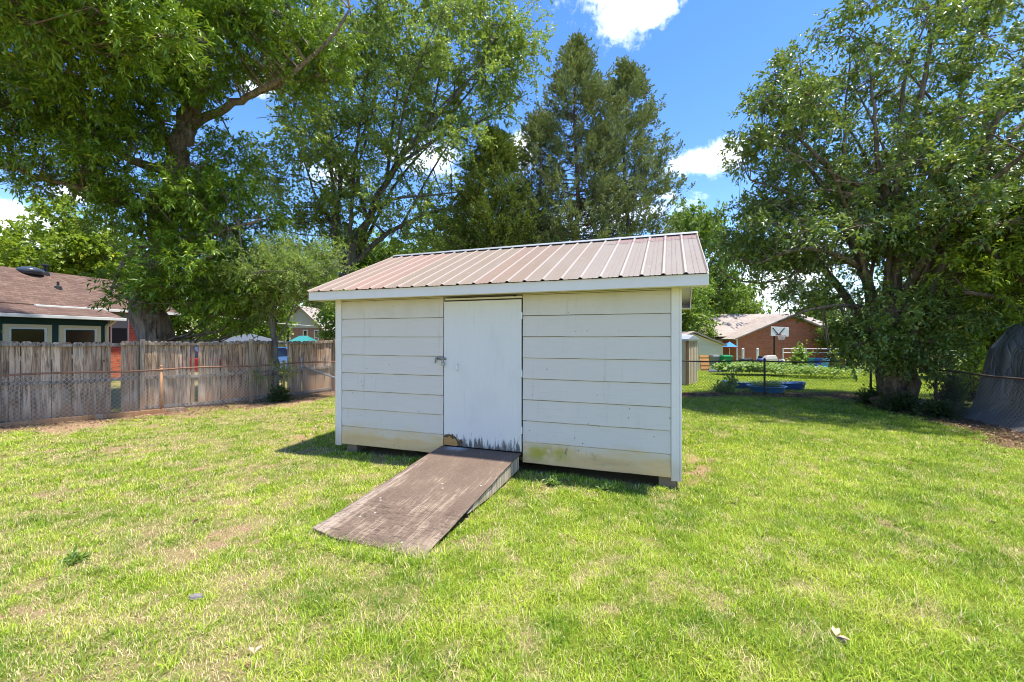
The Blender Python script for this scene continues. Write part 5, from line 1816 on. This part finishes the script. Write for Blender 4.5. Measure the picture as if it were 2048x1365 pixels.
# tan metal shed
Dt = 16.2
st_ = F / Dt
tsx0, tsx1 = hx(1310, Dt), hx(1378, Dt)
ts = thing('tan_shed', (tsx0, Dt, 0), 'small tan metal garden shed peeking out right of the white shed', 'shed')
mb = MB(ts.location)
ang = .35
dxx = Vector((math.cos(-.45), math.sin(-.45), 0))
dyy = Vector((-dxx.y, dxx.x, 0))
cN = Vector((hx(1374, Dt), Dt, float(gz(6.5, Dt))))           # near corner
A_ = cN - dxx * 1.8
C_ = cN + dyy * 1.55 + dxx * 0.30
B_ = A_ + (C_ - cN)
zt_ = HC - 6 / st_
mb.prism([A_, cN, C_, B_], (0, 0, zt_))
mb.build('wall', M_TANSHED, ts)
mb = MB(ts.location)
up_ = Vector((0, 0, zt_))
mb.prism([A_ + up_ - dyy * .1 - dxx * .1, cN + up_ - dyy * .1 + dxx * .06, C_ + up_ + dxx * .08 + dyy * .1, B_ + up_ + dyy * .1 - dxx * .1], (0, 0, .06))
mid1, mid2 = (A_ + B_) / 2 + up_ + Vector((0, 0, .34)) - dxx * .1, (cN + C_) / 2 + up_ + Vector((0, 0, .22)) + dxx * .05
q1, q2, q3, q4 = [p + up_ + Vector((0, 0, .061)) for p in (A_ - dyy * .1 - dxx * .1, cN - dyy * .1 + dxx * .06, C_ + dyy * .1 + dxx * .08, B_ + dyy * .1 - dxx * .1)]
mb.add([q1, q2, mid2, mid1, q3, q4], [(0, 1, 2, 3), (3, 2, 4, 5), (1, 4, 2), (0, 3, 5)])
mb.build('roof', M_GALV, ts)
mb = MB(ts.location)
mb.beam(cN - dyy * .006 + dxx * .006, cN + up_ - dyy * .006 + dxx * .006, .09, .09, (1, 0, 0))
mb.build('corner_trim', M_BROWNTR, ts)
mb = MB(ts.location)
nfl = 7
for k in range(1, nfl):
    p = cN.lerp(C_, k / nfl) + (cN - C_).cross(Vector((0, 0, 1))).normalized() * -.008
    mb.beam(p + Vector((0, 0, .05)), p + up_ - Vector((0, 0, .03)), .025, .02, (1, 0, 0))
mb.build('panel_rib', M_TANSHED, ts)

# left far: grey-roofed outbuilding, brick cottage, canopy, cars, cable
Dk = 24.0
sk = F / Dk
o, og = gable_house('grey_outbuilding', 'low outbuilding with a grey blue roof just above the board fence', 'shed', hx(420, Dk), hx(500, Dk), Dk, Dk + 3.5, float(gz(-15, Dk)), HC - 10 / sk, HC + 9 / sk, M_WHITEP, M_GREYROOF, 'x', .3)
Dc = 44.0
sk = F / Dc
zb = float(gz(-20, Dc))
o, og = gable_house('far_cottage', 'small distant brick house with a pale gable and white windows seen past the thin tree', 'house', hx(556, Dc), hx(645, Dc), Dc, Dc + 8, zb, HC + 20 / sk, HC + 62 / sk, M_BRICK2, M_SHING2, 'y', .4, plain('pale_gable', (.62, .60, .52), .7))
for pa in (571, 606, 628):
    add_window(o, og, hx(pa, Dc), hx(pa + 10, Dc), Dc, HC - 16 / sk, HC + 16 / sk)
Dn = 27.0
sk = F / Dn
zb = float(gz(-12, Dn))
cn = thing('canopy_tent', (hx(606, Dn), Dn, zb), 'teal peaked canopy showing above the board fence', 'canopy')
xa, xb = hx(584, Dn), hx(630, Dn)
zt_, zp = HC - 9 / sk, HC + 4 / sk
mb = MB(cn.location)
ya, yb_ = Dn - .7, Dn + .7
xm = (xa + xb) / 2
pts = [(xa, ya, zt_), (xb, ya, zt_), (xb, yb_, zt_), (xa, yb_, zt_), (xm - .25, Dn, zp), (xm + .25, Dn, zp)]
mb.add(pts + [(x, y, z - .02) for x, y, z in pts], [(0, 1, 5, 4), (1, 2, 5), (2, 3, 4, 5), (3, 0, 4), (10, 11, 7, 6), (11, 8, 7), (11, 10, 9, 8), (10, 6, 9)])
mb.build('canvas', M_TEALC, cn)
for x in (xa + .03, xb - .03):
    for y in (ya + .03, yb_ - .03):
        mb = MB(cn.location)
        mb.tube([(x, y, zb), (x, y, zt_)], .025, 8)
        mb.build('leg', M_WHITEP, cn)


def car(label, px, D, mbody, rz):
    x = gx(px, D)
    z = float(gz(x, D))
    c = thing('parked_car', (x, D, z), label, 'car', rz, 'cars parked beyond the board fence')
    prof = [(-2.1, .35), (-2.15, .75), (-1.9, .92), (-1.35, .98), (1.0, .95), (1.85, .85), (2.1, .65), (2.1, .35)]
    mb = MB()
    mb.prism([(a, -.82, h) for a, h in prof], (0, 1.64, 0))
    mb.build('body', mbody, c, bevel=.05)
    mb = MB()
    cab = [(-1.5, .96), (-1.15, 1.42), (.15, 1.45), (.85, .96)]
    a = [Vector((u_, -.76 if h < 1 else -.62, h)) for u_, h in cab]
    b = [Vector((u_, .76 if h < 1 else .62, h)) for u_, h in cab]
    mb.add(a + b, [(3, 2, 1, 0), (4, 5, 6, 7), (0, 1, 5, 4), (1, 2, 6, 5), (2, 3, 7, 6)])
    mb.build('cabin_glass', M_GLASSD, c)
    mb = MB()
    mb.box((-1.12, -.62, 1.452), (.14, .62, 1.475))
    mb.build('roof_panel', mbody, c, bevel=.01)
    for wx in (-1.3, 1.3):
        for wy in (-.84, .84):
            mb = MB()
            mb.tube([(wx, wy - .1, .33), (wx, wy + .1, .33)], .33, 18)
            wh = mb.build('wheel', M_TIRE, c)
            mb = MB()
            mb.tube([(wx, wy - .105, .33), (wx, wy + .105, .33)], .19, 14)
            mb.build('rim', M_STEEL, wh)
    return c


car('red parked car seen through the narrow slit in the board fence', 387, 19, M_RED, .2)
car('blue parked car beside the thin forked trunk past the board fence', 575, 24, M_LBLUE, .1)
car('white parked car low behind the gap in the board fence', 520, 21, M_WHITEP, -.3)
mb = MB()
p0, p1 = at(440, 634, 25), at(700, 655, 34)
mb.tube([p0.lerp(p1, t) - Vector((0, 0, .5 * t * (1 - t))) for t in [k / 12 for k in range(13)]], .02, 6)
tag(mb.build('overhead_cable', M_WHITEP), 'thin pale overhead cable above the grey blue roof', 'cable')

# ------------------------------------------------------------------ neighbour's garden on the right
def bin_(label, px, D, h, mat):
    x = gx(px, D)
    z = float(gz(x, D))
    b = thing('wheelie_bin', (x, D, z), label, 'bin', .1, 'bins beside the cream garage')
    mb = MB()
    w0, w1 = .24, .31
    mb.add([(-w0, -w0, .06), (w0, -w0, .06), (w0, w0, .06), (-w0, w0, .06), (-w1, -w1, h * .88), (w1, -w1, h * .88), (w1, w1, h * .88), (-w1, w1, h * .88)], [(3, 2, 1, 0), (4, 5, 6, 7), (0, 1, 5, 4), (1, 2, 6, 5), (2, 3, 7, 6), (3, 0, 4, 7)])
    mb.build('bin_body', mat, b, bevel=.02)
    mb = MB()
    mb.prism([(-.34, -.36, h * .885), (.34, -.36, h * .885), (.34, .34, h * .885), (-.34, .34, h * .885)], (0, 0, .03))
    mb.prism([(-.30, -.30, h * .916), (.30, -.30, h * .916), (.30, .30, h * .93), (-.30, .30, h * .93)], (0, 0, .06))
    mb.build('lid', mat, b, bevel=.015)
    for sx in (-1, 1):
        mb = MB()
        mb.tube([(sx * .22, .26, .12), (sx * .29, .26, .12)], .12, 14)
        mb.build('wheel', M_TIRE, b)
    return b


bin_('grey wheeled bin in front of the cream garage', 1431, 28, 1.10, M_GREYB)
bin_('green wheeled bin just right of the grey one', 1451, 27.6, 1.08, M_GREENB)
x, D = gx(1432, 26.5), 26.5
z = float(gz(x, D))
bl = thing('grey_crate', (x, D, z), 'pale grey plastic tub standing before the grey bin', 'tub')
mb = MB()
mb.add([(-.42, -.22, 0), (.42, -.22, 0), (.42, .22, 0), (-.42, .22, 0), (-.28, -.2, .34), (.28, -.2, .34), (.28, .2, .34), (-.28, .2, .34)], [(3, 2, 1, 0), (4, 5, 6, 7), (0, 1, 5, 4), (1, 2, 6, 5), (2, 3, 7, 6), (3, 0, 4, 7)])
mb.build('tub', plain('pale_grey_tub', (.45, .46, .48), .5), bl, bevel=.04)
mb = MB()
mb.box((-.55, -.3, 0.002), (.55, -.225, .07))
mb.build('base', M_BLACKP, bl, bevel=.01)
x, D = gx(1414, 30), 30
z = float(gz(x, D))
mb = MB()
mb.box((-.42, -.03, 0), (.42, .03, 1.1), Matrix.Rotation(-.25, 4, 'X'))
for k in range(4):
    mb.box((-.42, -.055, .1 + k * .28), (.42, -.031, .2 + k * .28), Matrix.Rotation(-.25, 4, 'X'))
o = mb.build('wooden_panel', M_ORANGE)  # flat wooden panel with cross slats
o.location = (x, D, z)
tag(o, 'orange wooden pallet leaning on the cream garage left of the bins', 'panel')
# blue umbrella at the door
x, D = gx(1459, 34), 34
z = float(gz(x, D))
um = thing('patio_umbrella', (x, D, z), 'bright blue patio umbrella with a red edge by the white wall', 'umbrella')
mb = MB()
s_ = F / D
hzz = HC - 15 / s_ - z
n = 8
mb.add([(0, 0, hzz + .28)] + [(.62 * math.cos(k * math.pi / 4), .62 * math.sin(k * math.pi / 4), hzz - .12) for k in range(n)] + [(0, 0, hzz + .26)] + [(.60 * math.cos(k * math.pi / 4), .60 * math.sin(k * math.pi / 4), hzz - .13) for k in range(n)],
       [(0, 1 + k, 1 + (k + 1) % n) for k in range(n)] + [(9, 10 + (k + 1) % n, 10 + k) for k in range(n)])
mb.build('canopy', plain('umbrella_blue', (0.03, 0.20, 0.62), 0.7), um)
mb = MB()
mb.lathe((0, 0, hzz - .19), [(.60, 0), (.625, .0), (.625, .06), (.60, .06)], 8)
mb.build('trim', M_RED, um)
mb = MB()
mb.tube([(0, 0, 0), (0, 0, hzz + .3)], .025, 8)
mb.build('pole', M_WHITEP, um)

# basketball hoop
D = 28.0
s_ = F / D
x = gx(1549, D)
z = float(gz(x, D))
bk = thing('basketball_hoop', (x, D, z), 'basketball hoop with a white backboard on a dark pole before the brick gable', 'basketball hoop', .12)
mb = MB()
ztop = HC + 3 / s_ - z
mb.tube([(.08, .12, -.1), (.08, .12, ztop + .2)], .055, 12)
mb.beam((.08, .12, ztop + .15), (0, -.3, ztop + .25), .06, .06)
mb.build('pole', M_BLACKP, bk)
mb = MB()
mb.box((-.62, -.36, ztop), (.62, -.32, ztop + .60), Matrix.Rotation(.04, 4, 'Y'))
bb = mb.build('backboard', M_WHITEP, bk, bevel=.01)
mb = MB()
for sx in (-1, 1):
    mb.beam((sx * .42, -.368, ztop + .55), (sx * .02, -.368, ztop + .12), .012, .05)
mb.beam((-.2, -.37, ztop + .1), (.2, -.37, ztop + .1), .012, .03)
mb.build('marking', M_BLACKP, bb)
mb = MB()
mb.tube([(.23 * math.cos(t), -.62 + .23 * math.sin(t), ztop + .06) for t in [2 * math.pi * k / 16 for k in range(17)]], .012, 6)
mb.build('rim', M_RED, bk)
mb = MB()
for k in range(12):
    a0, a1 = 2 * math.pi * k / 12, 2 * math.pi * (k + .5) / 12
    for sg in (1, -1):
        mb.tube([(.22 * math.cos(a0), -.62 + .22 * math.sin(a0), ztop + .05), (.14 * math.cos(a0 + sg * .5), -.62 + .14 * math.sin(a0 + sg * .5), ztop - .22)], .006, 4)
mb.build('net', M_NET, bk)


# chairs
def chair(label, px, D, mat):
    x = gx(px, D)
    z = float(gz(x, D))
    c = thing('plastic_chair', (x, D, z), label, 'chair', math.pi + .2, 'plastic chairs in the garden')
    mb = MB()
    mb.box((-.24, -.24, .40), (.24, .22, .43))
    mb.build('seat', mat, c, bevel=.01)
    mb = MB()
    for k in range(5):
        mb.beam((-.20 + k * .10, .235, .44), (-.20 + k * .10, .33, .86), .06, .02, (0, 1, 0))
    mb.beam((-.25, .33, .86), (.25, .33, .86), .03, .08)
    mb.build('backrest', mat, c)
    for sx in (-1, 1):
        for sy in (-.2, .2):
            mb = MB()
            mb.tube([(sx * .21, sy, .40), (sx * .25, sy * 1.25, 0)], [.022, .018], 8)
            mb.build('leg', mat, c)
    return c


chair('teal plastic garden chair, leftmost of the three by the tomato plant', 1614, 24.0, M_TEALC)
chair('strong blue plastic garden chair in the middle of the three', 1629, 24.0, M_BLUE)
chair('pale blue slatted garden chair, rightmost of the three', 1641, 23.5, M_SKYB)


# white pipe trellis
D = 25.0
tr = thing('pipe_trellis', (gx(1566, D), D, float(gz(gx(1566, D), D))), 'long white pipe trellis standing in the vegetable garden', 'trellis')
pp = [(1566, 25.0), (1612, 25.0), (1660, 24.6), (1720, 24.0), (1800, 23), (1885, 22), (1935, 21), (1980, 20.4)]
TP = [Vector((gx(a, b), b, float(gz(gx(a, b), b)))) for a, b in pp]
for p in TP:
    mb = MB(tr.location)
    mb.tube([p, p + Vector((0, 0, HC - .62 - p.z))], .03, 8)
    mb.build('post', M_WHITEP, tr)
mb = MB(tr.location)
for a, b in zip(TP[:-1], TP[1:]):
    for hz_ in (HC - .64, HC - .86):
        mb.tube([Vector((a.x, a.y, hz_)), Vector((b.x, b.y, hz_))], .022, 6)
mb.build('rail', M_WHITEP, tr)

# white stakes, mower, pots, grill heap by the brick wall
for px, lab in ((1486, 'white plastic post left of the red mower'), (1515, 'white plastic post right of the red mower')):
    D = 32
    x = gx(px, D)
    z = float(gz(x, D))
    mb = MB()
    mb.box((-.07, -.07, 0), (.07, .07, 1.55))
    mb.lathe((0, 0, 1.551), [(.09, 0), (.09, .03), (.02, .09)], 8)
    o = mb.build('white_post', M_WHITEP, bevel=.01)
    o.location = (x, D, z)
    tag(o, lab, 'post')
D = 27.5
x = gx(1502, D)
z = float(gz(x, D))
mw = thing('riding_mower', (x, D, z), 'red riding mower with a black hood parked before the brick wall', 'mower', .1)
mb = MB()
mb.prism([(-.75, -.35, .28), (.75, -.35, .28), (.75, -.35, .5), (.3, -.35, .55), (-.75, -.35, .5)], (0, .7, 0))
mb.build('body', M_RED, mw, bevel=.04)
mb = MB()
mb.prism([(-.72, -.28, .505), (-.05, -.28, .53), (-.05, -.28, .86), (-.6, -.28, .82)], (0, .56, 0))
mb.build('hood', M_BLACKP, mw, bevel=.05)
mb = MB()
mb.box((.3, -.22, .56), (.7, .22, .64))
mb.box((.62, -.22, .641), (.72, .22, 1.0))
mb.build('seat', M_BLACKP, mw, bevel=.03)
for wx, r in ((-.55, .18), (.5, .26)):
    for wy in (-.42, .42):
        mb = MB()
        mb.tube([(wx, wy - .08, r), (wx, wy + .08, r)], r, 16)
        mb.build('wheel', M_TIRE, mw)
D = 27
x = gx(1541, D)
z = float(gz(x, D))
gr_ = thing('covered_grill', (x, D, z), 'barbecue grill under a pale beige cover left of the hoop pole', 'grill')
mb = MB()
mb.add([(-.45, -.3, .25), (.4, -.3, .25), (.4, .3, .25), (-.45, .3, .25), (-.42, -.26, .8), (.30, -.26, .86), (.30, .26, .86), (-.42, .26, .8), (-.3, -.2, 1.0), (.22, -.2, 1.06), (.22, .2, 1.06), (-.3, .2, 1.0)],
       [(3, 2, 1, 0)] + [(r * 4 + i, r * 4 + (i + 1) % 4, (r + 1) * 4 + (i + 1) % 4, (r + 1) * 4 + i) for r in range(2) for i in range(4)] + [(8, 9, 10, 11)])
mb.build('cover', plain('beige_cover', (.50, .46, .42), .8), gr_, bevel=.03)
mb = MB()
mb.lathe((.48, -.1, .2), [(.1, 0), (.26, .12), (.3, .3), (.26, .5), (.12, .62)], 14)
mb.build('kettle', M_BLACKP, gr_, True)
for sx in (-.4, .34):
    mb = MB()
    mb.box((sx, -.25, 0), (sx + .06, .25, .249))
    mb.build('leg', M_BLACKP, gr_)
for px, lab, mt, hh in ((1522, 'blue plastic barrel between the mower and the covered grill', plain('navy_barrel', (.05, .07, .22), .4), .85),
                        (1560, 'white plastic drum right of the hoop pole', M_WHITEP, .8)):
    D = 27
    x = gx(px, D)
    mb = MB()
    mb.lathe((0, 0, 0), [(.22, 0), (.26, .03), (.27, hh * .35), (.255, hh * .37), (.27, hh * .40), (.27, hh * .66), (.255, hh * .68), (.265, hh * .72), (.24, hh * .96), (.2, hh)], 20)
    o = mb.build('barrel', mt, None, True)
    o.location = (x, D, float(gz(x, D)))
    tag(o, lab, 'barrel')
# bicycle
D = 30
x = gx(1480, D)
bc = thing('bicycle', (x, D, float(gz(x, D))), 'grey bicycle standing at the left corner of the brick wall', 'bicycle', .9)
for wx in (-.5, .5):
    mb = MB()
    mb.tube([(wx + .33 * math.cos(t), 0, .34 + .33 * math.sin(t)) for t in [2 * math.pi * k / 20 for k in range(21)]], .02, 6)
    wh = mb.build('wheel', M_TIRE, bc)
    mb = MB()
    for k in range(6):
        a = k * math.pi / 6
        mb.tube([(wx + .31 * math.cos(a), 0, .34 + .31 * math.sin(a)), (wx - .31 * math.cos(a), 0, .34 - .31 * math.sin(a))], .004, 4)
    mb.build('spokes', M_STEEL, wh)
mb = MB()
for a, b in (((-.5, .34), (-.15, .78)), ((-.15, .78), (.38, .80)), ((.38, .80), (.0, .34)), ((-.15, .78), (0, .34)), ((0, .34), (-.5, .34)), ((.36, .95), (.5, .34))):
    mb.tube([(a[0], 0, a[1]), (b[0], 0, b[1])], .018, 6)
mb.tube([(.34, -.25, .97), (.36, 0, .95), (.34, .25, .97)], .014, 6)
mb.build('frame', M_STEEL, bc)
mb = MB()
mb.box((-.27, -.06, .84), (-.03, .06, .88))
mb.build('saddle', M_BLACKP, bc, bevel=.02)

# long blue trough and round pool, both planted
D = 15.3
xa, xb = gx(1448, D), gx(1626, 14.7)
tr_ = thing('blue_trough', ((xa + xb) / 2, D, 0), 'long deep blue plastic trough planter on the lawn behind the wire fence', 'planter', -.12)
half = (xb - xa) / 2
mb = MB()
sec = 14
outer, inner = [], []
for i in range(sec + 1):
    t = -1 + 2 * i / sec
    k = max(0.0, 1 - abs(t) ** 6) ** .5
    wv, hh = .36 * (0.35 + .65 * k), .20 + .05 * t * t
    xx_ = half * t
    outer.append([(xx_, -wv, hh), (xx_ * .97, -wv * .75, .0), (xx_ * .97, wv * .75, .0), (xx_, wv, hh)])
    inner.append([(xx_ * .98, -wv * .92, hh), (xx_ * .95, -wv * .7, .10), (xx_ * .95, wv * .7, .10), (xx_ * .98, wv * .92, hh)])
vs_ = [v for s in outer for v in s] + [v for s in inner for v in s]
off = 4 * (sec + 1)
fs = []
for i in range(sec):
    for j in range(3):
        fs.append((i * 4 + j, i * 4 + j + 1, (i + 1) * 4 + j + 1, (i + 1) * 4 + j)[::-1])
        fs.append((off + i * 4 + j, off + i * 4 + j + 1, off + (i + 1) * 4 + j + 1, off + (i + 1) * 4 + j))
    for j in (0, 3):
        fs.append((i * 4 + j, (i + 1) * 4 + j, off + (i + 1) * 4 + j, off + i * 4 + j))
for i in (0, sec):
    fs.append((i * 4, i * 4 + 1, i * 4 + 2, i * 4 + 3))
    fs.append((i * 4, i * 4 + 3, off + i * 4 + 3, off + i * 4))
mb.add(vs_, fs)
mb.build('shell', M_BLUE, tr_)
mb = MB()
mb.prism([(-half * .90, -.24, .08), (half * .90, -.24, .08), (half * .90, .24, .08), (-half * .90, .24, .08)], (0, 0, .08))
mb.build('soil', M_SOIL, tr_)
D = 14.35
x = gx(1533, D)
pool = thing('wading_pool', (x, D, 0), 'round light blue wading pool used as a planter in front of the long trough', 'planter')
mb = MB()
mb.lathe((0, 0, 0), [(.48, 0), (.51, .05), (.55, .18), (.595, .185), (.595, .205), (.53, .205), (.50, .10), (.02, .10)], 32)
mb.build('shell', M_LBLUE, pool, True)
mb = MB()
mb.lathe((0, 0, .105), [(.49, 0), (.51, .07), (.3, .10), (.02, .11)], 24)
mb.build('soil', M_SOIL, pool)


def plants(name, label, cat, cx_, cy_, rx, ry, h, n, mat, lsz, seed, z0=None, kind=None):
    global RNG
    RNG = np.random.default_rng(seed)
    a, r = RNG.uniform(0, 6.28, n), np.sqrt(RNG.uniform(0, 1, n))
    x, y = cx_ + rx * r * np.cos(a), cy_ + ry * r * np.sin(a)
    zb = gz(x, y) if z0 is None else np.full(n, z0)
    hh = h * (0.35 + 0.65 * fbm(x, y, 1.3, seed % 50, 3) * 1.3) * RNG.uniform(.45, 1.0, n)
    P = np.stack([x, y, zb + hh], 1)
    D_ = rand_unit(n) * np.array([1, 1, .35]) + np.array([0, 0, .10])
    D_ /= np.linalg.norm(D_, axis=1)[:, None]
    off = np.array([cx_, cy_, 0])
    o = leaf_mesh(name, P, D_, rand_unit(n) * .55 + np.array([0, 0, 1]), lsz[0] * RNG.uniform(.6, 1.2, n), lsz[1] * RNG.uniform(.7, 1.2, n), mat, None, np.clip(RNG.normal(.5, .22, n), 0, 1), off)
    o.location = off
    tag(o, label, cat, kind='stuff')
    return o


plants('planted_greens', 'leafy greens filling the round light blue pool', 'plants', gx(1533, 14.35), 14.35, .47, .45, .15, 480, L_GARD, (.09, .04), 101, .18)
plants('planted_greens', 'sparse greens growing in the long deep blue trough', 'plants', (xa + xb) / 2, 15.3, half * .9, .24, .14, 420, L_GARD, (.09, .04), 102, .15)
plants('squash_patch', 'dense patch of broad squash leaves left of the hoop pole', 'vegetable patch', gx(1500, 22.5), 22.5, 1.75, 1.6, .75, 1500, L_GARD, (.26, .20), 103)
plants('bean_patch', 'lower patch of mixed green vegetables right of the squash leaves', 'vegetable patch', gx(1625, 20.5), 20.5, 1.75, 1.5, .55, 1300, L_GARD, (.20, .12), 104)
plants('weed_patch', 'thin scrubby greens among brown stalks close to the glossy leaved tree', 'vegetable patch', gx(1720, 18.5), 18.5, 1.8, 1.4, .5, 500, L_YEL, (.18, .06), 105)
bush('tomato_plant', 'tall bushy tomato plant on the white trellis', 1600, 24.4, .75, 1.75, 150, L_GARD, 106, (.22, .13), 'plant')
bush('tomato_plant', 'smaller yellowish climbing plant right of the tall tomato plant', 1668, 24.0, .45, 1.5, 70, L_YEL, 107, (.18, .09), 'plant')
bush('tomato_plant', 'leafy green plant at the trellis between tree trunk and tarp', 1958, 18.0, .8, 1.75, 150, L_YEL, 108, (.2, .12), 'plant')
print('blades', NBLADES)
